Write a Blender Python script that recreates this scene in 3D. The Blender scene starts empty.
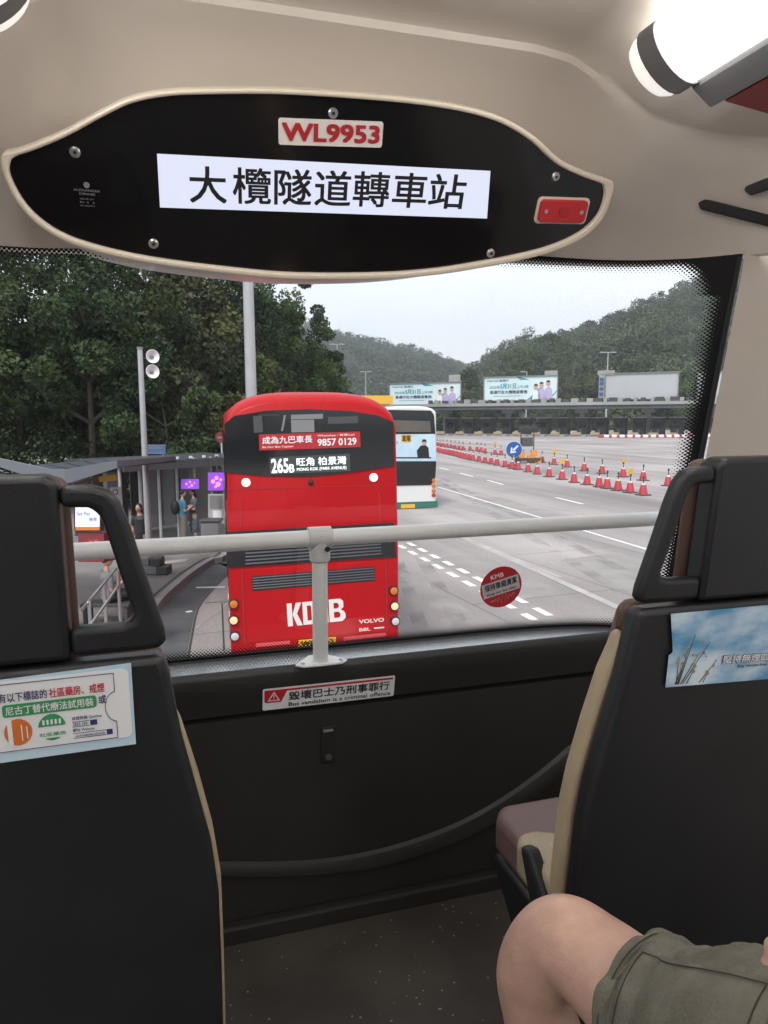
import bpy, math, random
import numpy as np
from mathutils import Vector, Matrix
from math import radians, sin, cos, pi, atan2, sqrt

SC = bpy.context.scene
COL = SC.collection
rnd = random.Random(7)

# ------------------------------------------------------------------ camera, sky, sun, exposure
EYE = Vector((0, 0, 3.95))
FPX = 740.0
YAW, PIT, ROLL = radians(17.1), radians(-7.4), radians(0.3)
FW = Vector((sin(YAW)*cos(PIT), cos(YAW)*cos(PIT), sin(PIT)))
_rt = Vector((cos(YAW), -sin(YAW), 0)); _up = _rt.cross(FW)
RT = (_rt*cos(ROLL) - _up*sin(ROLL)).normalized(); UP = RT.cross(FW).normalized()
cam_d = bpy.data.cameras.new('camera'); cam = bpy.data.objects.new('camera', cam_d); COL.objects.link(cam)
cam_d.sensor_fit = 'VERTICAL'; cam_d.sensor_height = 36; cam_d.lens = 36*FPX/1024
cam_d.clip_start = 0.02; cam_d.clip_end = 6000
cam.matrix_world = Matrix(((RT.x, UP.x, -FW.x, EYE.x), (RT.y, UP.y, -FW.y, EYE.y), (RT.z, UP.z, -FW.z, EYE.z), (0, 0, 0, 1)))
SC.camera = cam

SUN_EL, SUN_AZ = radians(52), radians(215)
W = bpy.data.worlds.new('World'); SC.world = W; W.use_nodes = True
nt = W.node_tree; nt.nodes.clear()
out = nt.nodes.new('ShaderNodeOutputWorld'); bg = nt.nodes.new('ShaderNodeBackground')
sky = nt.nodes.new('ShaderNodeTexSky'); sky.sky_type = 'NISHITA'; sky.sun_disc = False
sky.sun_elevation = SUN_EL; sky.sun_rotation = SUN_AZ; sky.dust_density = 3
tc = nt.nodes.new('ShaderNodeTexCoord'); mp = nt.nodes.new('ShaderNodeMapping'); mp.inputs['Scale'].default_value = (1.2, 1.2, 4.5)
nz = nt.nodes.new('ShaderNodeTexNoise'); nz.inputs['Scale'].default_value = 2.4; nz.inputs['Detail'].default_value = 5; nz.inputs['Roughness'].default_value = .5
cr = nt.nodes.new('ShaderNodeValToRGB'); cr.color_ramp.elements[0].position = .3; cr.color_ramp.elements[1].position = .7
cr.color_ramp.elements[0].color = (.78, .81, .86, 1); cr.color_ramp.elements[1].color = (1, 1, 1, 1)
mul = nt.nodes.new('ShaderNodeVectorMath'); mul.operation = 'SCALE'; mul.inputs['Scale'].default_value = 9.0
mx = nt.nodes.new('ShaderNodeMix'); mx.data_type = 'RGBA'; mx.inputs[0].default_value = .88
nt.links.new(tc.outputs['Generated'], mp.inputs[0]); nt.links.new(mp.outputs[0], nz.inputs['Vector'])
nt.links.new(nz.outputs[0], cr.inputs[0]); nt.links.new(cr.outputs[0], mul.inputs[0])
nt.links.new(sky.outputs[0], mx.inputs[6]); nt.links.new(mul.outputs[0], mx.inputs[7])
nt.links.new(mx.outputs[2], bg.inputs[0]); bg.inputs[1].default_value = .1; nt.links.new(bg.outputs[0], out.inputs[0])
sd = bpy.data.lights.new('sun', 'SUN'); sd.energy = 1.5; sd.angle = radians(14); sd.color = (1, .96, .9)
sun = bpy.data.objects.new('sun', sd); COL.objects.link(sun)
sdir = Vector((sin(SUN_AZ)*cos(SUN_EL), cos(SUN_AZ)*cos(SUN_EL), sin(SUN_EL)))
sun.rotation_euler = sdir.to_track_quat('Z', 'Y').to_euler()
SC.view_settings.view_transform = 'Standard'; SC.view_settings.look = 'None'
SC.view_settings.exposure = 0.95; SC.view_settings.gamma = 1
SC.cycles.use_denoising = True
SC.cycles.max_bounces = 10; SC.cycles.diffuse_bounces = 5; SC.cycles.transparent_max_bounces = 16
SC.cycles.sample_clamp_indirect = 4

# ------------------------------------------------------------------ picture point -> world
def ray(px, py): return FW + RT*((px-384)/FPX) + UP*((512-py)/FPX)
def at(px, py, d): return EYE + ray(px, py)*d
def onY(px, py, Y): r = ray(px, py); return EYE + r*(Y/r.y)
def onZ(px, py, z=0.0): r = ray(px, py); return EYE + r*((z-EYE.z)/r.z)
def on_plane(px, py, P, N): r = ray(px, py); return EYE + r*((P-EYE).dot(N)/r.dot(N))

# ------------------------------------------------------------------ materials
def mat(name, col, rough=.6, metal=0, var=0, vscale=5, bump=0, bscale=60, emit=None, estr=1, spec=.5, coat=0, col2=None, obj=True):
    m = bpy.data.materials.new(name); m.use_nodes = True
    n = m.node_tree.nodes; l = m.node_tree.links; b = n['Principled BSDF']
    b.inputs['Base Color'].default_value = (*col, 1); b.inputs['Roughness'].default_value = rough
    b.inputs['Metallic'].default_value = metal; b.inputs['Specular IOR Level'].default_value = spec
    b.inputs['Coat Weight'].default_value = coat; b.inputs['Coat Roughness'].default_value = .08
    t = n.new('ShaderNodeTexCoord')
    if var or col2:
        z = n.new('ShaderNodeTexNoise'); z.inputs['Scale'].default_value = vscale; z.inputs['Detail'].default_value = 6; z.inputs['Roughness'].default_value = .6
        l.new(t.outputs['Object'], z.inputs['Vector'])
        r = n.new('ShaderNodeValToRGB'); r.color_ramp.elements[0].position = .32; r.color_ramp.elements[1].position = .68
        c2 = col2 or tuple(min(1, c*(1+var)) for c in col); c1 = col if col2 else tuple(c*(1-var) for c in col)
        r.color_ramp.elements[0].color = (*c1, 1); r.color_ramp.elements[1].color = (*c2, 1)
        l.new(z.outputs[0], r.inputs[0]); l.new(r.outputs[0], b.inputs['Base Color'])
        q = n.new('ShaderNodeMapRange'); q.inputs[3].default_value = max(0, rough-.06); q.inputs[4].default_value = min(1, rough+.1)
        l.new(z.outputs[0], q.inputs[0]); l.new(q.outputs[0], b.inputs['Roughness'])
    if bump:
        z2 = n.new('ShaderNodeTexNoise'); z2.inputs['Scale'].default_value = bscale; z2.inputs['Detail'].default_value = 4
        l.new(t.outputs['Object'], z2.inputs['Vector'])
        u = n.new('ShaderNodeBump'); u.inputs['Strength'].default_value = bump; u.inputs['Distance'].default_value = .002 if bscale > 20 else .02
        l.new(z2.outputs[0], u.inputs['Height']); l.new(u.outputs[0], b.inputs['Normal'])
    if emit: b.inputs['Emission Color'].default_value = (*emit, 1); b.inputs['Emission Strength'].default_value = estr
    return m

def glass_mat(name, tint=(.93, .95, .94), refl=.6):
    m = bpy.data.materials.new(name); m.use_nodes = True; n = m.node_tree.nodes; l = m.node_tree.links; n.clear()
    o = n.new('ShaderNodeOutputMaterial'); t = n.new('ShaderNodeBsdfTransparent'); t.inputs[0].default_value = (*tint, 1)
    g = n.new('ShaderNodeBsdfGlossy'); g.inputs['Roughness'].default_value = .02
    f = n.new('ShaderNodeFresnel'); f.inputs[0].default_value = 1.45
    k = n.new('ShaderNodeMath'); k.operation = 'MULTIPLY'; k.inputs[1].default_value = refl
    x = n.new('ShaderNodeMixShader'); l.new(f.outputs[0], k.inputs[0]); l.new(k.outputs[0], x.inputs[0])
    l.new(t.outputs[0], x.inputs[1]); l.new(g.outputs[0], x.inputs[2]); l.new(x.outputs[0], o.inputs[0])
    return m

def leaf_mat(name, dark, light, scale=.5):
    m = mat(name, dark, .75, col2=light, vscale=scale, spec=.15)
    n = m.node_tree.nodes; l = m.node_tree.links
    a = n.new('ShaderNodeAttribute'); a.attribute_name = 'tint'
    mm = n.new('ShaderNodeMix'); mm.data_type = 'RGBA'; mm.blend_type = 'MULTIPLY'; mm.inputs[0].default_value = 1
    b = n['Principled BSDF']; src = b.inputs['Base Color'].links[0].from_socket
    l.new(src, mm.inputs[6]); l.new(a.outputs['Color'], mm.inputs[7]); l.new(mm.outputs[2], b.inputs['Base Color'])
    return m

M = {}
M['headliner'] = mat('headliner_tan', (.66, .605, .545), .42, var=.05, vscale=2.2, coat=.3)
M['cream'] = mat('cream_rim', (.74, .66, .54), .4)
M['shell'] = mat('dark_shell', (.010, .0108, .0132), .40, var=.2, vscale=9, bump=.3, bscale=800, coat=.06)
M['panel'] = mat('dark_panel', (.022, .021, .0205), .45, var=.15, vscale=4, bump=.25, bscale=800)
M['shelf'] = mat('shelf_grey', (.30, .31, .32), .22, metal=.55, var=.05, vscale=3, coat=1, spec=1)
M['trim'] = mat('glossy_trim', (.03, .03, .029), .3, coat=1)
M['rubber'] = mat('rubber', (.012, .012, .013), .6)
M['black'] = mat('black_gloss', (.006, .006, .007), .12)
M['blackmat'] = mat('black_matte', (.01, .01, .011), .6)
M['leather'] = mat('brown_leather', (.14, .085, .078), .45, var=.1, bump=.3, bscale=400)
M['leatherbrown'] = mat('brown_edge', (.09, .05, .036), .5, bump=.3, bscale=400)
M['tan'] = mat('tan_leather', (.36, .29, .19), .5, var=.08, vscale=30, bump=.3, bscale=500)
M['rail'] = mat('rail_white', (.62, .63, .63), .32, var=.03, vscale=20)
M['railjoint'] = mat('rail_joint', (.5, .5, .5), .35)
M['steel'] = mat('steel', (.5, .5, .52), .3, metal=.8)
M['lampband'] = mat('lamp_grey', (.16, .16, .165), .4)
M['lamp'] = mat('lamp_light', (.9, .9, .9), .4, emit=(1, .97, .93), estr=5.5)
M['lampcap'] = mat('lamp_cap', (.85, .83, .8), .35, emit=(1, .95, .9), estr=.35)
M['redpanel'] = mat('red_panel', (.3, .02, .025), .45)
M['white'] = mat('paper_white', (.75, .76, .78), .5)
M['plate'] = mat('plate_white', (.72, .68, .66), .4)
M['redtext'] = mat('text_red', (.42, .015, .02), .5)
M['sred'] = mat('sticker_red', (.5, .02, .03), .45)
M['ink'] = mat('text_black', (.01, .01, .012), .6)
M['navy'] = mat('text_navy', (.03, .035, .12), .6)
M['green'] = mat('sticker_green', (.04, .28, .1), .5)
M['orange'] = mat('sticker_orange', (.6, .16, .03), .5)
M['screen'] = mat('screen_lit', (.05, .05, .06), .3, emit=(.76, .80, .97), estr=.5)
M['skin'] = mat('skin', (.52, .32, .25), .48, var=.13, vscale=22, bump=.35, bscale=420, spec=.4)
M['olive'] = mat('olive_cloth', (.13, .122, .095), .9, var=.22, vscale=25, bump=.9, bscale=260)
M['stitch'] = mat('stitching', (.035, .032, .025), .9)
M['asphalt'] = mat('asphalt', (.22, .21, .21), .85, var=.14, vscale=.25, bump=.3, bscale=25)
M['patch'] = mat('road_patch', (.27, .255, .25), .85, var=.16, vscale=.9)
M['paint'] = mat('road_paint', (.72, .72, .72), .7, var=.12, vscale=1.5)
M['wornpaint'] = mat('worn_paint', (.37, .36, .35), .8, var=.2, vscale=1.2)
M['strip'] = mat('dark_channel', (.085, .09, .1), .8, var=.3, vscale=1.2)
M['kerb'] = mat('kerb_stone', (.3, .29, .28), .8, var=.15, vscale=2)
M['kerbdark'] = mat('kerb_groove', (.05, .05, .055), .8)
M['pave'] = mat('pavement_slab', (.205, .19, .185), .85, var=.15, vscale=.8)
M['busred'] = mat('bus_red', (.40, .0015, .005), .45, spec=.22, coat=.05, var=.05, vscale=1.2)
M['bustop'] = mat('bus_roof_red', (.62, .03, .045), .35, coat=.3, var=.08, vscale=1.5)
M['busglass'] = mat('bus_glass', (.012, .013, .016), .1, coat=.3)
M['louvre'] = mat('louvre_grey', (.035, .038, .05), .4)
M['lightred'] = mat('reflector_red', (.7, .09, .1), .35)
M['amber'] = mat('amber_lens', (.6, .16, .02), .25)
M['amberlit'] = mat('amber_lit', (.8, .45, .25), .3, emit=(1, .6, .35), estr=.28)
M['clearlens'] = mat('clear_lens', (.55, .52, .55), .2)
M['lampwhite'] = mat('lens_white', (.9, .85, .85), .3, emit=(1, .9, .9), estr=.35)
M['led'] = mat('led_white', (.8, .85, .85), .4, emit=(.85, .95, .95), estr=.4)
M['ledback'] = mat('led_back', (.045, .055, .055), .4)
M['yellow'] = mat('plate_yellow', (.72, .40, .035), .5)
M['tyre'] = mat('tyre', (.02, .02, .02), .8)
M['buswhite'] = mat('bus_white', (.68, .69, .7), .35, coat=.2)
M['busgreen'] = mat('bus_green', (.02, .15, .11), .4)
M['adblue'] = mat('ad_blue', (.35, .55, .72), .5, col2=(.6, .72, .8), vscale=.8)
M['galv'] = mat('galvanised', (.42, .43, .45), .5, metal=.3, var=.08, vscale=3)
M['roofgrey'] = mat('canopy_grey', (.045, .05, .062), .8, spec=.2, var=.1, vscale=1)
M['fascia'] = mat('canopy_fascia', (.15, .165, .19), .5)
M['bark'] = mat('bark', (.085, .07, .055), .9, var=.3, vscale=3)
M['brownwall'] = mat('shelter_panel', (.11, .095, .085), .6, var=.2, vscale=1)
M['darkgrey'] = mat('dark_grey_metal', (.06, .06, .065), .5)
M['midgrey'] = mat('mid_grey', (.2, .2, .21), .6)
M['purple'] = mat('purple_screen', (.2, .05, .4), .4, emit=(.30, .06, .8), estr=.3)
M['purple2'] = mat('purple_screen_light', (.5, .2, .6), .4, emit=(.85, .3, .95), estr=.4)
M['adlit'] = mat('ad_lit', (.7, .6, .85), .4, emit=(.75, .6, .95), estr=.25)
M['signblue'] = mat('sign_blue', (.015, .1, .36), .4)
M['signnavy'] = mat('sign_navy', (.03, .09, .24), .5)
M['concrete'] = mat('concrete', (.3, .3, .3), .85, var=.15, vscale=.2)
M['darkconc'] = mat('gantry_dark', (.085, .09, .10), .8, var=.15, vscale=.2)
M['bill'] = mat('billboard_paper', (.52, .68, .72), .6, col2=(.66, .76, .78), vscale=.15)
M['billgrey'] = mat('billboard_grey', (.42, .43, .46), .6, var=.05, vscale=.1)
M['teal'] = mat('text_teal', (.03, .3, .38), .6)
M['conered'] = mat('cone_red', (.42, .035, .055), .55, var=.15, vscale=2)
M['safety'] = mat('safety_orange', (.7, .25, .04), .6)
M['dress'] = mat('patterned_dress', (.03, .04, .07), .9, col2=(.16, .18, .22), vscale=18)
M['blueshirt'] = mat('blue_shirt', (.05, .17, .27), .9, var=.1)
M['khaki'] = mat('khaki_trousers', (.17, .15, .13), .9)
M['hair'] = mat('dark_hair', (.012, .011, .012), .6)
M['maroon'] = mat('maroon', (.18, .02, .03), .6)
M['lilac'] = mat('lilac', (.45, .38, .62), .6)
M['glass'] = glass_mat('windscreen_glass', refl=1.0)
M['sideglass'] = glass_mat('side_glass', (.8, .83, .82), .7)
M['leafA'] = leaf_mat('leaves_dark', (.027, .043, .019), (.058, .09, .038), .45)
M['leafB'] = leaf_mat('leaves_mid', (.028, .045, .016), (.065, .10, .032), .5)
M['leafC'] = leaf_mat('leaves_feathery', (.04, .05, .024), (.085, .095, .045), .6)
M['leafhill'] = leaf_mat('leaves_hill', (.022, .036, .02), (.095, .118, .062), .028)
M['hillsoil'] = mat('hill_ground', (.035, .05, .03), .9, var=.3, vscale=.03)
M['rock'] = mat('grass_far', (.10, .12, .06), .9, var=.3, vscale=.05)

# cracked concrete look of the road and the plaza beyond
def road_material():
    m = mat('toll_plaza_surface', (.27, .255, .255), .8, bump=.25, bscale=30)
    n = m.node_tree.nodes; l = m.node_tree.links; b = n['Principled BSDF']
    t = n.new('ShaderNodeTexCoord')
    def noise(s, d, sc=(1, 1, 1), rot=0):
        p = n.new('ShaderNodeMapping'); p.inputs['Scale'].default_value = sc; p.inputs['Rotation'].default_value = (0, 0, rot)
        z = n.new('ShaderNodeTexNoise'); z.inputs['Scale'].default_value = s; z.inputs['Detail'].default_value = d
        l.new(t.outputs['Object'], p.inputs[0]); l.new(p.outputs[0], z.inputs['Vector']); return z
    a = noise(.12, 6); c = noise(.5, 5, (1, .06, 1), radians(-4)); f = noise(14, 3)
    r1 = n.new('ShaderNodeValToRGB'); r1.color_ramp.elements[0].position = .35; r1.color_ramp.elements[1].position = .65
    r1.color_ramp.elements[0].color = (.27, .245, .247, 1); r1.color_ramp.elements[1].color = (.38, .35, .352, 1)
    l.new(a.outputs[0], r1.inputs[0])
    r2 = n.new('ShaderNodeValToRGB'); r2.color_ramp.elements[0].position = .35; r2.color_ramp.elements[1].position = .6
    r2.color_ramp.elements[0].color = (.72, .72, .735, 1); r2.color_ramp.elements[1].color = (1.12, 1.10, 1.09, 1)
    l.new(c.outputs[0], r2.inputs[0])
    m1 = n.new('ShaderNodeMix'); m1.data_type = 'RGBA'; m1.blend_type = 'MULTIPLY'; m1.inputs[0].default_value = 1
    l.new(r1.outputs[0], m1.inputs[6]); l.new(r2.outputs[0], m1.inputs[7])
    r3 = n.new('ShaderNodeValToRGB'); r3.color_ramp.elements[0].position = .3; r3.color_ramp.elements[1].position = .7
    r3.color_ramp.elements[0].color = (.88, .88, .88, 1); r3.color_ramp.elements[1].color = (1.1, 1.1, 1.1, 1); l.new(f.outputs[0], r3.inputs[0])
    m2 = n.new('ShaderNodeMix'); m2.data_type = 'RGBA'; m2.blend_type = 'MULTIPLY'; m2.inputs[0].default_value = 1
    l.new(m1.outputs[2], m2.inputs[6]); l.new(r3.outputs[0], m2.inputs[7])
    # slab joints
    br = n.new('ShaderNodeTexBrick'); br.inputs['Scale'].default_value = 1; br.inputs['Brick Width'].default_value = 9; br.inputs['Row Height'].default_value = 3.6
    br.inputs['Mortar Size'].default_value = .02; br.inputs['Color1'].default_value = (1, 1, 1, 1); br.inputs['Color2'].default_value = (.94, .94, .94, 1); br.inputs['Mortar'].default_value = (.55, .55, .56, 1)
    p = n.new('ShaderNodeMapping'); p.inputs['Rotation'].default_value = (0, 0, radians(86)); l.new(t.outputs['Object'], p.inputs[0]); l.new(p.outputs[0], br.inputs['Vector'])
    m3 = n.new('ShaderNodeMix'); m3.data_type = 'RGBA'; m3.blend_type = 'MULTIPLY'; m3.inputs[0].default_value = 1
    l.new(m2.outputs[2], m3.inputs[6]); l.new(br.outputs[0], m3.inputs[7]); l.new(m3.outputs[2], b.inputs['Base Color'])
    return m
M['road'] = road_material()

def floor_material():
    m = mat('speckled_floor', (.05, .043, .036), .55, bump=.1, bscale=400)
    n = m.node_tree.nodes; l = m.node_tree.links; b = n['Principled BSDF']; t = n.new('ShaderNodeTexCoord')
    v = n.new('ShaderNodeTexVoronoi'); v.inputs['Scale'].default_value = 55; l.new(t.outputs['Object'], v.inputs['Vector'])
    c = n.new('ShaderNodeMath'); c.operation = 'LESS_THAN'; c.inputs[1].default_value = .125; l.new(v.outputs['Distance'], c.inputs[0])
    s = n.new('ShaderNodeSeparateColor'); l.new(v.outputs['Color'], s.inputs[0])
    g = n.new('ShaderNodeMath'); g.operation = 'GREATER_THAN'; g.inputs[1].default_value = .6; l.new(s.outputs[0], g.inputs[0])
    k = n.new('ShaderNodeMath'); k.operation = 'MULTIPLY'; l.new(c.outputs[0], k.inputs[0]); l.new(g.outputs[0], k.inputs[1])
    x = n.new('ShaderNodeMix'); x.data_type = 'RGBA'; l.new(k.outputs[0], x.inputs[0])
    z = n.new('ShaderNodeTexNoise'); z.inputs['Scale'].default_value = 4; z.inputs['Detail'].default_value = 6; l.new(t.outputs['Object'], z.inputs['Vector'])
    r = n.new('ShaderNodeValToRGB'); r.color_ramp.elements[0].color = (.045, .039, .033, 1); r.color_ramp.elements[1].color = (.085, .074, .063, 1)
    r.color_ramp.elements[0].position = .35; r.color_ramp.elements[1].position = .7; l.new(z.outputs[0], r.inputs[0])
    l.new(r.outputs[0], x.inputs[6]); x.inputs[7].default_value = (.34, .31, .25, 1); l.new(x.outputs[2], b.inputs['Base Color'])
    return m
M['floor'] = floor_material()
def track_material():
    m = bpy.data.materials.new('tyre_track'); m.use_nodes = True; n = m.node_tree.nodes; l = m.node_tree.links; b = n['Principled BSDF']
    b.inputs['Base Color'].default_value = (.10, .095, .095, 1); b.inputs['Roughness'].default_value = .8
    t = n.new('ShaderNodeTexCoord'); z = n.new('ShaderNodeTexNoise'); z.inputs['Scale'].default_value = .8; z.inputs['Detail'].default_value = 6; l.new(t.outputs['Object'], z.inputs['Vector'])
    r = n.new('ShaderNodeMapRange'); r.inputs[1].default_value = .45; r.inputs[2].default_value = .75; r.inputs[3].default_value = 0; r.inputs[4].default_value = .30; l.new(z.outputs[0], r.inputs[0]); l.new(r.outputs[0], b.inputs['Alpha']); return m
M['tyretrack'] = track_material()

def frit_material():
    """black ceramic border of the glass breaking up into dots; the mesh UV holds (x in m, distance from the solid band in m)"""
    m = bpy.data.materials.new('ceramic_border'); m.use_nodes = True; n = m.node_tree.nodes; l = m.node_tree.links; n.clear()
    o = n.new('ShaderNodeOutputMaterial'); t = n.new('ShaderNodeBsdfTransparent'); k = n.new('ShaderNodeBsdfPrincipled')
    k.inputs['Base Color'].default_value = (.008, .008, .009, 1); k.inputs['Roughness'].default_value = .5; k.inputs['Specular IOR Level'].default_value = .15
    uv = n.new('ShaderNodeUVMap'); uv.uv_map = 'cell'; uv2 = n.new('ShaderNodeUVMap'); uv2.uv_map = 'edge'
    sc = n.new('ShaderNodeVectorMath'); sc.operation = 'SCALE'; sc.inputs['Scale'].default_value = 1/.0060; l.new(uv.outputs[0], sc.inputs[0])
    rot = n.new('ShaderNodeMapping'); rot.inputs['Rotation'].default_value = (0, 0, radians(45)); l.new(sc.outputs[0], rot.inputs[0])
    fr = n.new('ShaderNodeVectorMath'); fr.operation = 'FRACTION'; l.new(rot.outputs[0], fr.inputs[0])
    sb = n.new('ShaderNodeVectorMath'); sb.operation = 'SUBTRACT'; sb.inputs[1].default_value = (.5, .5, 0); l.new(fr.outputs[0], sb.inputs[0])
    sep0 = n.new('ShaderNodeSeparateXYZ'); l.new(sb.outputs[0], sep0.inputs[0])
    cb = n.new('ShaderNodeCombineXYZ'); l.new(sep0.outputs[0], cb.inputs[0]); l.new(sep0.outputs[1], cb.inputs[1])
    ln = n.new('ShaderNodeVectorMath'); ln.operation = 'LENGTH'; l.new(cb.outputs[0], ln.inputs[0])
    se = n.new('ShaderNodeSeparateXYZ'); l.new(uv2.outputs[0], se.inputs[0])
    mr = n.new('ShaderNodeMapRange'); mr.inputs[1].default_value = 0; mr.inputs[2].default_value = 1; mr.inputs[3].default_value = .74; mr.inputs[4].default_value = .05; l.new(se.outputs[0], mr.inputs[0])
    lt = n.new('ShaderNodeMath'); lt.operation = 'LESS_THAN'; l.new(ln.outputs['Value'], lt.inputs[0]); l.new(mr.outputs[0], lt.inputs[1])
    x = n.new('ShaderNodeMixShader'); l.new(lt.outputs[0], x.inputs[0]); l.new(t.outputs[0], x.inputs[1]); l.new(k.outputs[0], x.inputs[2]); l.new(x.outputs[0], o.inputs[0])
    return m
M['frit'] = frit_material()

# ------------------------------------------------------------------ mesh helpers
WM = {}
def wm(o): return WM.get(o.name, Matrix.Identity(4)) if o else Matrix.Identity(4)
def tag(o, label=None, cat=None, group=None, kind=None):
    if label: o['label'] = label
    if cat: o['category'] = cat
    if group: o['group'] = group
    if kind: o['kind'] = kind
    return o
def thing(name, label, cat, loc=(0, 0, 0), rz=0, group=None):
    o = bpy.data.objects.new(name, None); COL.objects.link(o); o.empty_display_size = .2
    o.location = loc; o.rotation_euler = (0, 0, rz); WM[o.name] = Matrix.Translation(Vector(loc)) @ Matrix.Rotation(rz, 4, 'Z')
    return tag(o, label, cat, group)

class MB:
    def __init__(s): s.v = []; s.f = []; s.m = []
    def add(s, vs, fs, mi=0):
        b = len(s.v); s.v += [Vector(p) for p in vs]; s.f += [[i+b for i in f] for f in fs]; s.m += [mi]*len(fs); return s
    def box(s, c, d, ax=None, mi=0):
        c = Vector(c); a = ax or (Vector((1, 0, 0)), Vector((0, 1, 0)), Vector((0, 0, 1)))
        vs = [c + a[0]*(x*d[0]/2) + a[1]*(y*d[1]/2) + a[2]*(z*d[2]/2) for x in (-1, 1) for y in (-1, 1) for z in (-1, 1)]
        return s.add(vs, [(0, 1, 3, 2), (4, 6, 7, 5), (0, 4, 5, 1), (2, 3, 7, 6), (0, 2, 6, 4), (1, 5, 7, 3)], mi)
    def prism(s, pts, off, mi=0):
        """pts: closed outline in space; off: vector to the far side"""
        n = len(pts); off = Vector(off); vs = [Vector(p) for p in pts] + [Vector(p)+off for p in pts]
        return s.add(vs, [list(range(n)), list(range(2*n-1, n-1, -1))] + [(i, i+n, (i+1) % n+n, (i+1) % n) for i in range(n)], mi)
    def ring(s, outer, inner, off, mi=0):
        n = len(outer); off = Vector(off)
        vs = [Vector(p) for p in outer]+[Vector(p) for p in inner]+[Vector(p)+off for p in outer]+[Vector(p)+off for p in inner]
        fs = []
        for i in range(n):
            j = (i+1) % n
            fs += [(i, j, n+j, n+i), (2*n+i, 3*n+i, 3*n+j, 2*n+j), (i, 2*n+i, 2*n+j, j), (n+i, n+j, 3*n+j, 3*n+i)]
        return s.add(vs, fs, mi)
    def tube(s, path, r, seg=10, mi=0, cap=True, flat=1.0, upv=None):
        path = [Vector(p) for p in path]; n = len(path)
        rs = r if isinstance(r, (list, tuple)) else [r]*n
        vs = []; prev = None
        for i, p in enumerate(path):
            d = (path[min(i+1, n-1)]-path[max(i-1, 0)]).normalized()
            if prev is None:
                a = d.cross(upv if upv else Vector((0, 0, 1)));
                if a.length < .05: a = d.cross(Vector((0, 1, 0)))
            else: a = prev - d*prev.dot(d)
            a.normalize(); prev = a; b = d.cross(a)
            for k in range(seg):
                t = 2*pi*k/seg; vs.append(p + a*(cos(t)*rs[i]) + b*(sin(t)*rs[i]*flat))
        fs = [(i*seg+k, i*seg+(k+1) % seg, (i+1)*seg+(k+1) % seg, (i+1)*seg+k) for i in range(n-1) for k in range(seg)]
        if cap: fs += [list(range(seg))[::-1], [(n-1)*seg+k for k in range(seg)]]
        return s.add(vs, fs, mi)
    def grid(s, fn, nu, nv, mi=0):
        vs = [fn(i/nu, j/nv) for i in range(nu+1) for j in range(nv+1)]
        return s.add(vs, [(i*(nv+1)+j, (i+1)*(nv+1)+j, (i+1)*(nv+1)+j+1, i*(nv+1)+j+1) for i in range(nu) for j in range(nv)], mi)
    def lathe(s, prof, c=(0, 0, 0), seg=16, mi=0, axis=None):
        c = Vector(c); z = Vector(axis).normalized() if axis else Vector((0, 0, 1))
        x = z.orthogonal().normalized(); y = z.cross(x); vs = []
        for (r, h) in prof:
            for k in range(seg):
                t = 2*pi*k/seg; vs.append(c + z*h + x*(cos(t)*r) + y*(sin(t)*r))
        n = len(prof)
        fs = [(i*seg+k, i*seg+(k+1) % seg, (i+1)*seg+(k+1) % seg, (i+1)*seg+k) for i in range(n-1) for k in range(seg)]
        fs += [list(range(seg))[::-1], [(n-1)*seg+k for k in range(seg)]]
        return s.add(vs, fs, mi)
    def ball(s, c, r, seg=14, rings=9, mi=0, ax=None):
        c = Vector(c); a = ax or (Vector((1, 0, 0)), Vector((0, 1, 0)), Vector((0, 0, 1)))
        r = r if isinstance(r, (tuple, list)) else (r, r, r)
        vs = [c + a[2]*r[2]]
        for i in range(1, rings):
            p = pi*i/rings
            for k in range(seg):
                t = 2*pi*k/seg; vs.append(c + a[0]*(r[0]*sin(p)*cos(t)) + a[1]*(r[1]*sin(p)*sin(t)) + a[2]*(r[2]*cos(p)))
        vs.append(c - a[2]*r[2]); L = len(vs)-1
        fs = [(0, 1+k, 1+(k+1) % seg) for k in range(seg)]
        for i in range(rings-2):
            fs += [(1+i*seg+k, 1+(i+1)*seg+k, 1+(i+1)*seg+(k+1) % seg, 1+i*seg+(k+1) % seg) for k in range(seg)]
        fs += [(L, 1+(rings-2)*seg+(k+1) % seg, 1+(rings-2)*seg+k) for k in range(seg)]
        return s.add(vs, fs, mi)
    def build(s, name, mats, parent=None, smooth=False, bevel=0, bseg=2, world=True, sub=0, fixn=True):
        me = bpy.data.meshes.new(name); T = wm(parent).inverted() if (parent and world) else Matrix.Identity(4)
        me.from_pydata([T @ p for p in s.v], [], s.f)
        for m in (mats if isinstance(mats, (list, tuple)) else [mats]): me.materials.append(M[m] if isinstance(m, str) else m)
        me.polygons.foreach_set('material_index', s.m)
        if fixn:
            import bmesh
            b = bmesh.new(); b.from_mesh(me); bmesh.ops.recalc_face_normals(b, faces=b.faces); b.to_mesh(me); b.free()
        o = bpy.data.objects.new(name, me); COL.objects.link(o)
        if parent: o.parent = parent
        WM[o.name] = wm(parent)
        if bevel:
            q = o.modifiers.new('bevel', 'BEVEL'); q.width = bevel; q.segments = bseg; q.limit_method = 'ANGLE'; q.angle_limit = radians(35)
        if sub:
            q = o.modifiers.new('sub', 'SUBSURF'); q.levels = sub; q.render_levels = sub
        if smooth:
            me.polygons.foreach_set('use_smooth', [True]*len(me.polygons))
            if not sub:
                try: me.set_sharp_from_angle(angle=radians(38))
                except Exception: pass
        me.update(); return o

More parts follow.
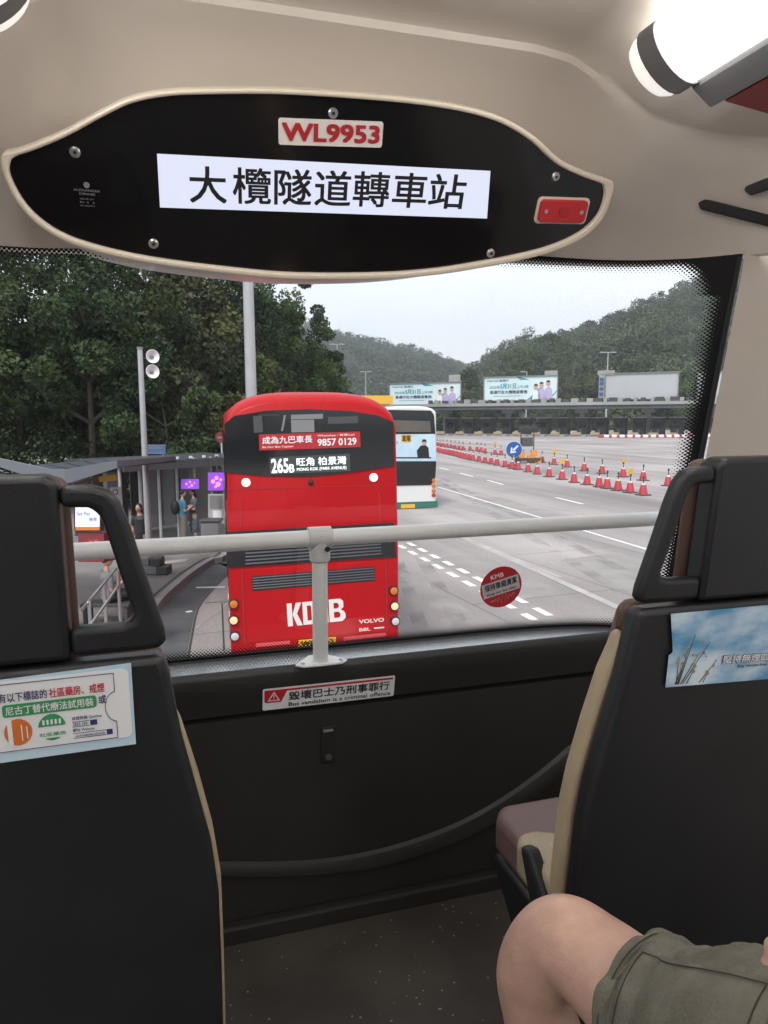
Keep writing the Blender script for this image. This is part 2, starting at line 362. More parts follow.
class Face:
    """a flat face in space: O lower left, ex to the right and ey up as it is read"""
    def __init__(s, bl, br, tl):
        s.O = Vector(bl); s.ex = (Vector(br)-s.O).normalized(); u = Vector(tl)-s.O
        s.n = s.ex.cross(u).normalized(); s.ey = s.n.cross(s.ex); s.w = (Vector(br)-s.O).length; s.h = u.dot(s.ey)
    def p(s, u, v, l=0): return s.O + s.ex*u + s.ey*v + s.n*l
    def poly(s, mb, pts, l=.0005, t=.0004, mi=0): mb.prism([s.p(u, v, l+t) for u, v in pts], s.n*(-t), mi)
    def rect(s, mb, u0, v0, u1, v1, l=.0005, t=.0004, mi=0): s.poly(mb, [(u0, v0), (u1, v0), (u1, v1), (u0, v1)], l, t, mi)
    def rrect(s, mb, u0, v0, u1, v1, r, l=.0005, t=.0004, mi=0):
        pts = []
        for cx, cy, a in ((u1-r, v0+r, -90), (u1-r, v1-r, 0), (u0+r, v1-r, 90), (u0+r, v0+r, 180)):
            for k in range(5): q = radians(a+k*22.5); pts.append((cx+r*cos(q), cy+r*sin(q)))
        s.poly(mb, pts, l, t, mi)
    def disc(s, mb, u, v, r, l=.0005, t=.0004, mi=0, seg=32, a0=0, a1=360):
        n = seg if a1-a0 >= 360 else seg+1
        s.poly(mb, [(u+r*cos(radians(a0+(a1-a0)*k/seg)), v+r*sin(radians(a0+(a1-a0)*k/seg))) for k in range(n)], l, t, mi)
    def text(s, mb, body, u, v, h, w=None, bold=.02, l=.001, mi=0):
        vs, fs = glyphs(body, bold)
        x0 = min(p[0] for p in vs); x1 = max(p[0] for p in vs); y0 = min(p[1] for p in vs); y1 = max(p[1] for p in vs)
        ky = h/(y1-y0); kx = (w/(x1-x0)) if w else ky
        mb.add([s.p(u+(p[0]-x0)*kx, v+(p[1]-y0)*ky, l+p[2]*h*.002) for p in vs], fs, mi)

_gc = {}
def glyphs(body, bold):
    k = (body, bold)
    if k not in _gc:
        cu = bpy.data.curves.new('t', 'FONT'); cu.body = body; cu.resolution_u = 3; cu.fill_mode = 'FRONT'
        o = bpy.data.objects.new('t', cu); COL.objects.link(o)
        dg = bpy.context.evaluated_depsgraph_get(); me = bpy.data.meshes.new_from_object(o.evaluated_get(dg))
        base = [tuple(v.co) for v in me.vertices]; fc = [list(p.vertices) for p in me.polygons]; vs = []; fs = []
        for q, (dx, dy) in enumerate(((0, 0), (1, 1), (-1, 1), (1, -1), (-1, -1)) if bold else ((0, 0),)):
            o_ = len(vs); vs += [(x+dx*bold*.45, y+dy*bold*.45, q) for x, y, z in base]; fs += [[i+o_ for i in f] for f in fc]
        _gc[k] = (vs, fs)
        bpy.data.objects.remove(o); bpy.data.curves.remove(cu); bpy.data.meshes.remove(me)
    return _gc[k]

def smoothpath(pts, n=6):
    pts = [Vector(p) for p in pts]; out = []
    for i in range(len(pts)-1):
        p0, p1, p2, p3 = pts[max(i-1, 0)], pts[i], pts[i+1], pts[min(i+2, len(pts)-1)]
        for k in range(n):
            t = k/n; out.append(.5*((2*p1)+(p2-p0)*t+(2*p0-5*p1+4*p2-p3)*t*t+(3*p1-p0-3*p2+p3)*t**3))
    out.append(pts[-1]); return out
def smoothclosed(pts, n=5):
    pts = [Vector(p) for p in pts]; N = len(pts); out = []
    for i in range(N):
        p0, p1, p2, p3 = pts[i-1], pts[i], pts[(i+1) % N], pts[(i+2) % N]
        for k in range(n):
            t = k/n; out.append(.5*((2*p1)+(p2-p0)*t+(2*p0-5*p1+4*p2-p3)*t*t+(3*p1-p0-3*p2+p3)*t**3))
    return out
def interp(x, tab):
    if x <= tab[0][0]: return tab[0][1]
    for (a, b), (c, d) in zip(tab, tab[1:]):
        if x <= c: return b + (d-b)*(x-a)/(c-a)
    return tab[-1][1]

# ================================================================== GROUND AND ROADS
def sheet(name, pts, z, m, kind='structure'):
    o = MB().add([(p[0], p[1], z) for p in pts], [list(range(len(pts)))]).build(name, m); 
    return tag(o, kind=kind)
ground = sheet('ground', [(-2500, -2500), (2500, -2500), (2500, 2500), (-2500, 2500)], 0, 'rock')
sheet('road', [(-60, -80), (260, -80), (330, 20), (230, 130), (140, 210), (60, 260), (30, 200), (10, 90), (-20, 60), (-60, 30)], .004, 'road')

# kerb curve of the bus stop, read on the ground
kerb_px = [(-40, 1500), (60, 850), (118, 680), (138, 630), (152, 603), (172, 584), (190, 570), (208, 559), (225, 551)]
kerb = [onZ(x, y, .13) for x, y in kerb_px[1:]]
kerb = [Vector((-.9, 4, .13)), Vector((-.85, 8, .13))] + [k for k in kerb if k.y > 11] + [Vector((3.4, 29, .13)), Vector((5.2, 38, .13)), Vector((8.0, 55, .13)), Vector((9, 75, .13))]
kc = smoothpath(kerb, 5)
left = [Vector((-40, kc[-1].y, .13)), Vector((-40, kc[0].y, .13))]
pv = MB(); pv.prism([k for k in kc]+left, (0, 0, -.13)); tag(pv.build('pavement', 'pave'), kind='structure')
def offset(path, d):
    o = []
    for i, p in enumerate(path):
        t = (path[min(i+1, len(path)-1)]-path[max(i-1, 0)]); t.z = 0; t.normalize(); o.append(p + Vector((t.y, -t.x, 0))*d)
    return o
def band(name, a, b, z, m, h=None):
    mb = MB(); A = offset(kc, a); B = offset(kc, b)
    n = len(kc)
    if h is None: mb.add([(p.x, p.y, z) for p in A]+[(p.x, p.y, z) for p in B], [(i, i+1, n+i+1, n+i) for i in range(n-1)])
    else:
        vs = [(p.x, p.y, z) for p in A]+[(p.x, p.y, z) for p in B]+[(p.x, p.y, z-h) for p in A]+[(p.x, p.y, z-h) for p in B]
        mb.add(vs, [(i, i+1, n+i+1, n+i) for i in range(n-1)]+[(2*n+i, i, i+1, 2*n+i+1) for i in range(n-1)]+[(n+i, 3*n+i, 3*n+i+1, n+i+1) for i in range(n-1)])
    return tag(mb.build(name, m), kind='structure')
band('kerb', .002, .16, .15, 'kerb', .15)
band('kerb_joint', -.14, -.06, .134, 'kerbdark')
band('drainage_strip', .17, .92, .008, 'strip')
band('drainage_groove', .93, .97, .009, 'kerbdark')

mk = MB()
def line_px(a, b, w, z=.012, mb=mk, mi=0, t0=0, t1=1):
    A, B = onZ(*a, z), onZ(*b, z); A, B = A+(B-A)*t0, A+(B-A)*t1; t = (B-A).normalized(); n = Vector((-t.y, t.x, 0))*w/2
    mb.add([A-n, B-n, B+n, A+n], [(0, 1, 2, 3)], mi)
def dashes(a, b, w, on, off, phase=0, mb=mk):
    A, B = onZ(*a, .012), onZ(*b, .012); L = (B-A).length; t = (B-A)/L; n = Vector((-t.y, t.x, 0))*w/2; s = phase
    while s < L:
        P, Q = A+t*s, A+t*min(s+on, L); mb.add([P-n, Q-n, Q+n, P+n], [(0, 1, 2, 3)]); s += on+off
dashes((398, 537.5), (556, 618.5), .17, .62, .42)
dashes((396, 543.5), (535, 620), .17, .62, .42, .3)
line_px((438, 487), (700, 565), .13)
for a, b in (((440, 468), (449, 470)), ((460, 473), (473, 476.5)), ((487, 480), (503, 484.5)), ((556, 497.5), (583, 504))): line_px(a, b, .18)
line_px((196, 587.5), (225, 587), .12); line_px((186, 612), (192, 611), .12)
for a, b in (((440, 442), (700, 445)),): line_px(a, b, .12)
tag(mk.build('road_markings', 'paint'), kind='structure')
mw = MB()
for (a, b, w) in (((462, 537), (640, 617), .22), ((452, 532), (560, 577), .12), ((196, 628), (228, 603), .05)): line_px(a, b, w, .009, mw)
tag(mw.build('worn_road_markings', 'wornpaint'), kind='structure')
mc = MB()
for (a, b, w) in (((205, 603), (229, 601), .03), ((222, 603), (224, 650), .03)): line_px(a, b, w, .010, mc)
tag(mc.build('road_joint', 'kerbdark'), kind='structure')
mp2 = MB()
for pts in (((430, 560), (470, 553), (560, 590), (520, 600)), ((470, 500), (500, 497), (560, 515), (530, 521)), ((560, 560), (620, 552), (690, 590), (640, 600)), ((400, 575), (418, 572), (470, 612), (440, 618))):
    mp2.add([onZ(x, y, .0065) for x, y in pts], [(0, 1, 2, 3)])
tag(mp2.build('road_patch', 'patch'), kind='structure')
mt = MB()
for (a, b, w) in (((440, 477), (760, 640), .35), ((438, 480), (700, 640), .35), ((405, 530), (470, 640), .35), ((398, 560), (425, 640), .3)): line_px(a, b, w, .0085, mt)
tag(mt.build('tyre_tracks', 'tyretrack'), kind='structure')

# ================================================================== HILLS
def vnoise(x, y, s, seed=0):
    v = 0; a = 1; t = 0
    for k in range(4):
        v += a*(sin(x*s*2**k*1.3+seed+k*1.7+1.9*sin(y*s*2**k*.9+k))*cos(y*s*2**k*1.1-seed*.7+k*2.3)); t += a; a *= .55
    return v/t
def leaf_mesh(name, centers, radii, per, size, m, parent=None, seed=1, flat=.75, tint=(.55, 1.35), droop=0, kind=None, world=True, vol=.35):
    """clumps of small leaf faces round each centre"""
    R = np.random.default_rng(seed); C = np.array([tuple(c) for c in centers]); rr = np.array(radii); n = len(C)
    N = n*per; d = R.normal(size=(N, 3)); d /= np.linalg.norm(d, axis=1)[:, None]
    rad = np.repeat(rr, per); ct = np.repeat(C, per, axis=0)
    q = (vol + (1-vol)*R.random(N)**.5)*rad
    P = ct + d*q[:, None]*np.array([1, 1, flat]); P[:, 2] -= droop*R.random(N)*rad
    a = R.normal(size=(N, 3)) + d*.2; a /= np.linalg.norm(a, axis=1)[:, None]
    b = np.cross(a, R.normal(size=(N, 3))); b /= np.linalg.norm(b, axis=1)[:, None]
    s = size*(.6+.8*R.random(N))[:, None]
    e = s*(.45 + (1.4*droop))
    V = np.concatenate([P-a*s*.5, P+b*e*.5, P+a*s*.5, P-b*e*.5], axis=1).reshape(-1, 3)
    T = np.array(wm(parent).inverted()) if parent and world else np.eye(4)
    V = V@T[:3, :3].T + T[:3, 3]
    me = bpy.data.meshes.new(name); me.vertices.add(4*N); me.vertices.foreach_set('co', V.ravel().astype(np.float32))
    me.loops.add(4*N); me.loops.foreach_set('vertex_index', np.arange(4*N, dtype=np.int32))
    me.polygons.add(N); me.polygons.foreach_set('loop_start', np.arange(0, 4*N, 4, dtype=np.int32)); me.polygons.foreach_set('loop_total', np.full(N, 4, dtype=np.int32))
    me.update(calc_edges=True)
    ct_ = R.uniform(tint[0], tint[1], size=n); hue = R.uniform(-.12, .12, size=n)
    pc = np.repeat(ct_, per)*R.uniform(.8, 1.2, size=N); hu = np.repeat(hue, per)
    colr = np.stack([pc*(1+hu), pc, pc*(1-hu), np.ones(N)], axis=1)
    at_ = me.attributes.new('tint', 'FLOAT_COLOR', 'FACE'); at_.data.foreach_set('color', colr.ravel().astype(np.float32))
    me.materials.append(M[m]); o = bpy.data.objects.new(name, me); COL.objects.link(o)
    if parent: o.parent = parent
    WM[o.name] = wm(parent)
    if kind: o['kind'] = kind
    return o

def hill(name, skyline, d0, d1, dback, x0, x1, seed, count, r, lab):
    """terrain that climbs from distance d0 to a ridge at d1; skyline gives the ridge's elevation by bearing"""
    def hgt(px, t):   # t 0..1 foot to ridge, 1..1.6 behind it
        H = (416-interp(px, skyline))/FPX*d1
        base = H*(t**.8 if t <= 1 else 1-(t-1)**1.5)
        return base
    def pt(px, t):
        d = d0+(d1-d0)*t; r_ = ray(px, 416); r_ = Vector((r_.x, r_.y, 0)); p = r_*d
        z = hgt(px, t); z += vnoise(p.x, p.y, .012, seed)*z*.10
        return Vector((p.x, p.y, z - .3))
    mb = MB(); mb.grid(lambda u, v: pt(x0+(x1-x0)*u, v*1.5), 70, 26)
    o = mb.build(name, 'hillsoil', smooth=True, fixn=False); tag(o, kind='structure')
    cs = []; rs = []
    R = random.Random(seed)
    for i in range(count):
        px = R.uniform(x0, x1); t = R.uniform(0, 1.08); p = pt(px, t); k = r*R.uniform(.6, 1.5)*(.6+.4*t)
        cs.append(p+Vector((0, 0, k*.35))); rs.append(k)
    for i in range(count//14):
        px = R.uniform(x0, x1); p = pt(px, R.uniform(.93, 1.04)); k = r*R.uniform(.35, .9); p.z += R.uniform(.2, 1.6)*r; cs.append(p); rs.append(k)
    w = leaf_mesh(name+'_woodland', cs, rs, 100, r*.27, 'leafhill', seed=seed, flat=.8, tint=(.62, 1.35), kind='stuff')
    tag(w, lab, 'woodland')
hill('far_hill', [(-200, 300), (200, 322), (300, 330), (330, 334), (360, 342), (410, 353), (450, 365), (485, 377), (520, 396), (560, 412), (800, 414)], 420, 850, 900, 120, 700, 3, 5200, 7.5, 'hazy blue green wooded hill in the far distance behind the red bus')
hill('near_hill', [(380, 412), (440, 395), (460, 380), (473, 371), (496, 354), (521, 345), (560, 338), (600, 328), (650, 308), (700, 287), (735, 270), (800, 240), (1100, 200), (1300, 180)], 190, 420, 500, 395, 1250, 5, 5600, 4.8, 'dark green wooded hill rising behind the right half of the toll plaza')
hill('left_hill', [(-900, 200), (-300, 290), (0, 320), (150, 338), (250, 350), (300, 372), (345, 392), (380, 405), (420, 412)], 75, 170, 200, -800, 400, 9, 2600, 2.6, 'dark wooded slope behind the trees on the left')

# ================================================================== TREES
def tree(name, label, base, h, cr, m, seed, group, style='broad', per=60, leaf=.26, nclump=70, trunk_h=.35):
    R = random.Random(seed); t = thing(name, label, 'tree', base, 0, group); B = Vector(base)
    tr = MB(); lean = Vector((R.uniform(-.08, .08), R.uniform(-.05, .05), 0))*h
    top = B + Vector((0, 0, h*.82)) + lean
    path = smoothpath([B-Vector((0, 0, .1)), B+Vector((0, 0, h*.25))+lean*.15, B+Vector((0, 0, h*.55))+lean*.6+Vector((R.uniform(-.3, .3), 0, 0)), top], 4)
    r0 = h*.017; tr.tube(path, [r0*(1-.85*i/(len(path)-1)) for i in range(len(path))], 8)
    ends = []
    for k in range(11):
        f = R.uniform(trunk_h, .85); i = int(f*(len(path)-1)); p = path[i]; a = R.uniform(0, 2*pi)
        L = cr*R.uniform(.55, 1.0)*(1.1-.4*f); q = p+Vector((cos(a)*L, sin(a)*L, L*R.uniform(.25, .9)))
        mid = (p+q)/2+Vector((0, 0, -L*.08)); tr.tube([p, mid, q], [r0*.45, r0*.3, r0*.1], 5); ends.append(q); ends.append(mid)
    tr.build('trunk', 'bark', t, smooth=True)
    cs = []; rs = []
    for k in range(nclump):
        if R.random() < .6: c = R.choice(ends)+Vector((R.gauss(0, .16), R.gauss(0, .16), R.gauss(.05, .14)))*cr
        else:
            a = R.uniform(0, 2*pi); u = R.uniform(trunk_h, 1.0); w = cr*sqrt(max(.02, 1-((u-.62)/.45)**2))*sqrt(R.random())
            c = B+lean*u+Vector((cos(a)*w, sin(a)*w, h*u))
        c.z = min(c.z, B.z+h*.97); cs.append(c); rs.append(cr*R.uniform(.12, .27))
    leaf_mesh('crown', cs, rs, per, leaf, m, t, seed, flat=.8, droop=.55 if style == 'feather' else .1, tint=(.55, 1.6))
    return t
def zat(px, py, d): return at(px, py, d).z
G1 = 'trees behind the bus stop'
left_trees = [ # px, depth, top y, crown radius, material, style, label
    (-60, 30, 225, 4.0, 'leafB', 'broad', 'tall leafy tree at the far left, behind the left seat headrest'),
    (22, 33, 240, 3.6, 'leafA', 'broad', 'tree with a pale gap of sky in it, second from the left'),
    (88, 30, 235, 3.4, 'leafA', 'broad', 'tall dark tree left of the loudspeaker pole'),
    (52, 46, 236, 4.6, 'leafB', 'broad', 'tree standing further back between the two tall trees on the left'),
    (140, 42, 238, 4.4, 'leafA', 'broad', 'tall dark tree behind the loudspeaker pole'),
    (182, 33, 262, 3.3, 'leafC', 'feather', 'feathery brownish green tree right of the loudspeaker pole'),
    (205, 50, 245, 4.6, 'leafA', 'broad', 'tall dark tree behind the feathery tree'),
    (224, 37, 330, 2.5, 'leafB', 'broad', 'lower tree with yellowish green leaves beside the big lamp post'),
    (243, 54, 258, 4.4, 'leafA', 'broad', 'tall dark tree behind the big lamp post'),
    (276, 60, 276, 4.2, 'leafB', 'broad', 'tree just right of the big lamp post, above the red bus'),
    (300, 66, 306, 3.8, 'leafA', 'broad', 'rightmost tall dark tree above the red bus roof'),
    (318, 78, 352, 3.6, 'leafB', 'broad', 'low bushy tree at the right end of the wood'),
    (120, 36, 330, 3.0, 'leafC', 'feather', 'shorter feathery tree left of the loudspeaker pole'),
    (160, 30, 375, 2.3, 'leafA', 'broad', 'small dark tree behind the blue name board'),
    (283, 46, 372, 2.6, 'leafA', 'broad', 'small dark tree right behind the red bus roof'),
]
for i, (px, d, ty, cr_, m_, st, lab) in enumerate(left_trees):
    b = at(px, 416, d); b.z = .1; top = zat(px, ty, d)
    big = top > 7
    tree('tree', lab, tuple(b), top-b.z, cr_, m_, 20+i, G1, st, per=260 if big else 170, leaf=.185 if d < 45 else .26, nclump=110 if big else 60, trunk_h=.28)
# low dark shrubs under them
sh = MB(); cs = []; rs = []
R = random.Random(4)
for k in range(230):
    px = R.uniform(-140, 340); d = R.uniform(29, 38) if px < 230 else R.uniform(45, 70); b = at(px, 416, d); b.z = R.uniform(.4, 3.0); cs.append(b); rs.append(R.uniform(.6, 1.3))
u = leaf_mesh('undergrowth', cs, rs, 130, .2, 'leafA', seed=8, tint=(.35, 1.0)); tag(u, 'dark undergrowth of bushes at the foot of the trees on the left', 'undergrowth', kind='stuff')

G2 = 'trees behind the toll booths'
for i, (px, d, ty, cr_, m_, lab) in enumerate([
    (455, 178, 396, 5, 'leafB', 'light green tree right of the white and green bus, under the first billboard'),
    (478, 190, 372, 7, 'leafA', 'tree in the gap between the two billboards with writing'),
    (508, 195, 352, 7, 'leafA', 'tree rising above the left end of the second billboard'),
    (541, 215, 326, 9, 'leafA', 'tallest tree on the skyline above the second billboard'),
    (566, 200, 362, 7, 'leafC', 'brownish tree right of the second billboard'),
    (586, 185, 376, 6, 'leafC', 'greyish bare looking tree left of the blank billboard'),
    (640, 200, 362, 8, 'leafA', 'dark tree standing behind the blank billboard'),
    (688, 190, 374, 7, 'leafB', 'tree between the blank billboard and the half hidden one'),
    (725, 180, 366, 7, 'leafA', 'dark tree at the right edge of the windscreen')]):
    b = at(px, 416, d); b.z = .1
    tree('tree', lab, tuple(b), zat(px, ty, d)-.1, cr_, m_, 60+i, G2, per=120, leaf=.55, nclump=70, trunk_h=.2)

# ================================================================== TOLL PLAZA GANTRY AND BOOTHS
def gpt(px, py): # the toll line runs obliquely: depth falls from left to right
    return at(px, py, 154 - (px-400)*.08)
ga, gb = gpt(436, 404), gpt(760, 404); gd = gb-ga; gd.z = 0; gd.normalize(); gn = Vector((gd.y, -gd.x, 0)); UZ = Vector((0, 0, 1))
if gn.dot(EYE-ga) < 0: gn = -gn
gax = (gd, gn, UZ)
def gx(px): p = gpt(px, 416); return (p-ga).dot(gd)
gz = lambda py: zat(570, py, 141)
L0, L1 = gx(370), gx(860)
can = thing('toll_gantry', 'long flat grey canopy carried on columns over the toll booths', 'toll gantry', (ga.x, ga.y, 0))
def G(u, v, z): q = ga+gd*u+gn*v; return Vector((q.x, q.y, z))
mb = MB(); mb.box(G((L0+L1)/2, -3, (gz(404.5)+gz(409))/2), (L1-L0, 9, gz(404.5)-gz(409)), gax); mb.build('canopy', 'darkconc', can)
mb = MB(); mb.box(G((L0+L1)/2, 1.65, (gz(402.5)+gz(405.5))/2), (L1-L0, .3, gz(402.5)-gz(405.5)), gax); mb.build('fascia', 'concrete', can)
for px in (440, 505, 580, 647, 715):
    mb = MB(); mb.box(G(gx(px), -3, gz(408.6)/2), (.9, .9, gz(408.6)), gax); mb.box(G(gx(px), -3, gz(411)), (2.4, 2.2, .8), gax); mb.build('column', 'concrete', can, bevel=.05)
mb = MB()
for k in range(44):
    px = 432+k*7.6+rnd.uniform(-1, 1); u_ = gx(px); s_ = rnd.uniform(.5, 1.6)
    mb.box(G(u_, 1.0, gz(402.5)+.35), (s_, .8, rnd.uniform(.5, .9)), gax, mi=k % 2)
mb.build('lane_signal', ['darkgrey', 'concrete'], can)
# billboards on the canopy
def billboard(px0, px1, py0, py1, lab, kind):
    u0, u1 = gx(px0), gx(px1); z1, z0 = gz(py0), gz(py1); t = thing('billboard', lab, 'billboard', tuple(G((u0+u1)/2, 0, z0)), 0, 'billboards on the toll gantry')
    f = Face(G(u0, .2, z0), G(u1, .2, z0), G(u0, .2, z1))
    mb = MB(); mb.box((G(u0, 0, z0)+G(u1, 0, z1))/2 , (u1-u0, .38, z1-z0), gax); mb.build('board', 'bill' if kind else 'billgrey', t)
    mb = MB()
    f.rect(mb, -.15, -.15, f.w+.15, 0, 0, .25); f.rect(mb, -.15, f.h, f.w+.15, f.h+.15, 0, .25); f.rect(mb, -.15, 0, 0, f.h, 0, .25); f.rect(mb, f.w, 0, f.w+.15, f.h, 0, .25)
    mb.build('frame', 'midgrey', t)
    for q in (.12, .37, .63, .88): MB().box(G(u0+(u1-u0)*q, -.6, (z0+gz(404))/2), (.2, .2, z0-gz(404)+.6), gax).build('support', 'darkgrey', t)
    if kind:
        w, h = f.w, f.h
        mb = MB(); f.text(mb, 'HKeToll 易通行', w*.04, h*.80, h*.10, w*.30, l=.03); f.text(mb, '易通行在大欖隧道實施', w*.08, h*.28, h*.15, w*.52, bold=.04, l=.03); f.rect(mb, w*.13, h*.17, w*.5, h*.185, .01); mb.build('small_lettering', 'navy', t)
        mb = MB(); f.text(mb, '2025年', w*.07, h*.50, h*.14, w*.15, bold=.02, l=.03); f.text(mb, '5月31日', w*.225, h*.49, h*.23, w*.22, bold=.06, l=.03); f.text(mb, '上午5時', w*.455, h*.5, h*.14, w*.16, l=.03); mb.build('date_lettering', 'teal', t)
        mb = MB()
        f.poly(mb, [(w*.85, 0), (w*.9, 0), (w, h*.42), (w, h*.12+h*.3), (w, h*.35)], .012, mi=0); f.poly(mb, [(w*.60, 0), (w*.66, 0), (w*.82, h*.5), (w*.76, h*.5)], .012, mi=0)
        f.poly(mb, [(w*.45, h), (w*.5, h), (w*.62, h*.86), (w*.5, h*.86)], .012)
        for k, (x, y) in enumerate(((.715, .52), (.79, .60), (.88, .66))):
            f.poly(mb, [(w*(x-.045), 0), (w*(x+.06), 0), (w*(x+.05), h*(y-.22)), (w*(x+.01), h*(y-.1)), (w*(x-.04), h*(y-.2))], .02, mi=2 if k else 3)
            f.disc(mb, w*x, h*y, h*.095, .024, mi=1, seg=14); f.disc(mb, w*x, h*(y+.07), h*.09, .030, mi=4, seg=14, a0=0, a1=180)
        mb.build('picture', ['teal', 'skin', 'lilac', 'white', 'hair'], t)
billboard(388, 461, 380, 402.5, 'billboard with blue lettering and three people, behind the white and green bus', 1)
billboard(485, 558, 376, 399.5, 'billboard with blue lettering and three people, right of the first one', 1)
billboard(606, 677, 376, 400, 'blank pale grey billboard on the toll gantry', 0)
billboard(697, 760, 377, 401, 'blank grey billboard half hidden by the edge of the windscreen', 0)
t = thing('advert_tower', 'narrow grey sign tower at the left side of the blank billboard', 'sign tower', tuple(G(gx(602), 0, gz(402))))
mb = MB(); mb.box(G(gx(602), .2, (gz(376)+gz(402))/2), (1.0, .5, gz(376)-gz(402)), gax); mb.box(G(gx(606), .2, gz(374.5)), (3, .5, .8), gax); mb.build('frame', 'concrete', t)
mb = MB(); [mb.box(G(gx(602), .5, gz(y)), (.7, .1, .6), gax) for y in (381, 385, 390, 395)]; mb.build('notice', 'signnavy', t)
for (px, y0, y1, lab) in ((454, 372, 380, 'small grey box above the right end of the first billboard'), (551, 371, 376, 'small grey box above the right end of the second billboard')):
    mb = MB(); u_ = gx(px); mb.box(G(u_, -.2, (gz(y0)+gz(y1))/2+.1), (2.4, .3, .9*(gz(y0)-gz(y1))), gax); mb.box(G(u_, -.5, gz(y1)), (.2, .2, 2), gax); tag(mb.build('equipment_box', 'concrete'), lab, 'equipment box')
# booths
for k, px in enumerate((448, 467, 486, 505, 524, 543, 562, 583, 601, 620, 639, 658, 677, 697, 716)):
    nth = ['behind the white and green bus', 'second from the left', 'third from the left', 'at the second gantry column', 'left of the blue arrow sign', 'right of the arrow board', 'under the right end of the second billboard', 'at the third gantry column', 'left of the blank billboard', 'under the left end of the blank billboard', 'under the middle of the blank billboard', 'under the right end of the blank billboard', 'left of the half hidden billboard', 'under the half hidden billboard', 'at the edge of the windscreen'][k]
    u_ = gx(px); t = thing('toll_booth', 'dark toll booth ' + nth, 'toll booth', tuple(G(u_, 0, 0)), 0, 'toll booths under the gantry')
    mb = MB(); mb.box(G(u_, -2.4, 1.8), (2.1, 3, 3.1), gax); mb.build('cabin', 'blackmat', t, bevel=.05)
    mb = MB(); mb.box(G(u_, -2.4, 3.42), (2.7, 3.6, .2), gax); mb.build('roof', 'midgrey', t)
    mb = MB(); mb.box(G(u_, -.88, 2.1), (1.4, .06, 1.0), gax); mb.build('window', 'busglass', t)
    mb = MB(); mb.box(G(u_, -.5, .14), (3.0, 8, .28), gax); mb.build('island', 'concrete', t)
    mb = MB(); mb.box(G(u_-.2, 3.3, .55), (1.6, .7, .5), gax, mi=0); mb.box(G(u_+.5, 3.3, 1.1), (.4, .3, .5), gax, mi=1); mb.build('crash_cushion', ['tan', 'darkgrey'], t)
# row of red and white water barriers
for k in range(44):
    px = 601+k*2.6; q = gpt(px, 437); q = EYE+(q-EYE)*((EYE.z)/(EYE.z-q.z)) if False else onZ(px, 437.8-.004*k, 0)
    t = tag(MB().box((0, 0, .27), (1.0, .4, .5)).build('water_barrier', 'conered' if k % 3 == 0 else 'white', bevel=.12), ('red' if k % 3 == 0 else 'white') + ' plastic water barrier in the row before the toll booths', 'barrier', 'red and white water barriers')
    t.location = (q.x, q.y, 0); t.rotation_euler = (0, 0, atan2(gd.y, gd.x))
# lamp masts
def mast(px, d, ty, arms, lab, r=.1):
    b = at(px, 416, d); b.z = 0; h = zat(px, ty, d); t = thing('lamp_mast', lab, 'street lamp', tuple(b)); mb = MB()
    mb.tube([b, b+Vector((0, 0, h))], [r*1.3, r*.7], 8); mb.build('pole', 'galv', t, smooth=True)
    for s_ in arms:
        mb = MB(); tip = b+Vector((0, 0, h))+RT*s_; mb.tube([b+Vector((0, 0, h-.1)), tip], r*.5, 6); mb.box(tip, (1.0 if abs(s_) > .8 else .6, .4, .2)); mb.build('lamp_head', 'galv', t)
mast(338, 170, 345, (-1.2, 1.2), 'tall street lamp with two arms left of the billboards', .16)
mast(366, 190, 372, (-1.0, 1.0), 'shorter street lamp with two arms behind the red bus', .16)
mast(606, 165, 353, (-1.3, -.6, .6, 1.3), 'high mast with a ring of lamps above the blank billboard', .17)
mast(526, 175, 372, (-1.0,), 'small street lamp above the second billboard', .14)
# yellow hanging sign left of the first billboard
f = Face(at(362, 404, 75), at(393, 404, 75), at(362, 395.5, 75)); t = thing('direction_sign', 'yellow direction sign showing above the roof of the red bus', 'sign', tuple(at(377, 416, 75)))
mb = MB(); f.rect(mb, 0, 0, f.w, f.h, -.1, .1); mb.build('board', 'yellow', t)
mb = MB()
for q in (.25, .75): p_ = f.p(f.w*q, f.h*.5, -.2); mb.tube([(p_.x, p_.y, 0), p_], .08, 6)
mb.build('post', 'galv', t)

# ================================================================== CONES, ARROW SIGN, ARROW BOARD
def make_cone(lamp):
    t = thing('traffic_cone', '', 'traffic cone')
    mb = MB(); mb.box((0, 0, .03), (.56, .56, .06)); mb.build('base', 'darkgrey', t, bevel=.015)
    mb = MB(); mb.lathe([(.235, .06), (.22, .10), (.135, .50), (.12, .52)], seg=14); mb.build('body', 'conered', t, smooth=True)
    mb = MB(); mb.lathe([(.10, .52), (.085, .60)], seg=12); mb.build('reflective_band', 'plate', t, smooth=True)
    mb = MB(); mb.lathe([(.03, .58), (.025, .86)], seg=6); mb.lathe([(.04, .84), (.055, .87), (.055, .94), (.03, .97)], seg=8, mi=1)
    if lamp: mb.box((0, 0, 1.10), (.30, .03, .30), mi=2)
    mb.build('beacon', ['darkgrey', 'darkgrey', 'yellow'], t); return t
protos = [make_cone(0), make_cone(1)]; used = [0, 0]
def place_cone(px, py, lamp, label, group, hide=False):
    p = protos[lamp]
    if used[lamp]:
        r = p.copy(); COL.objects.link(r)
        for ch in p.children: c = ch.copy(); COL.objects.link(c); c.parent = r
    else: r = p; used[lamp] = 1
    q = onZ(px, py, .004); r.location = (q.x, q.y, .004); r.rotation_euler = (0, 0, rnd.uniform(-.3, .3)); r.scale = [1.0]*3
    tag(r, label, 'traffic cone', group)
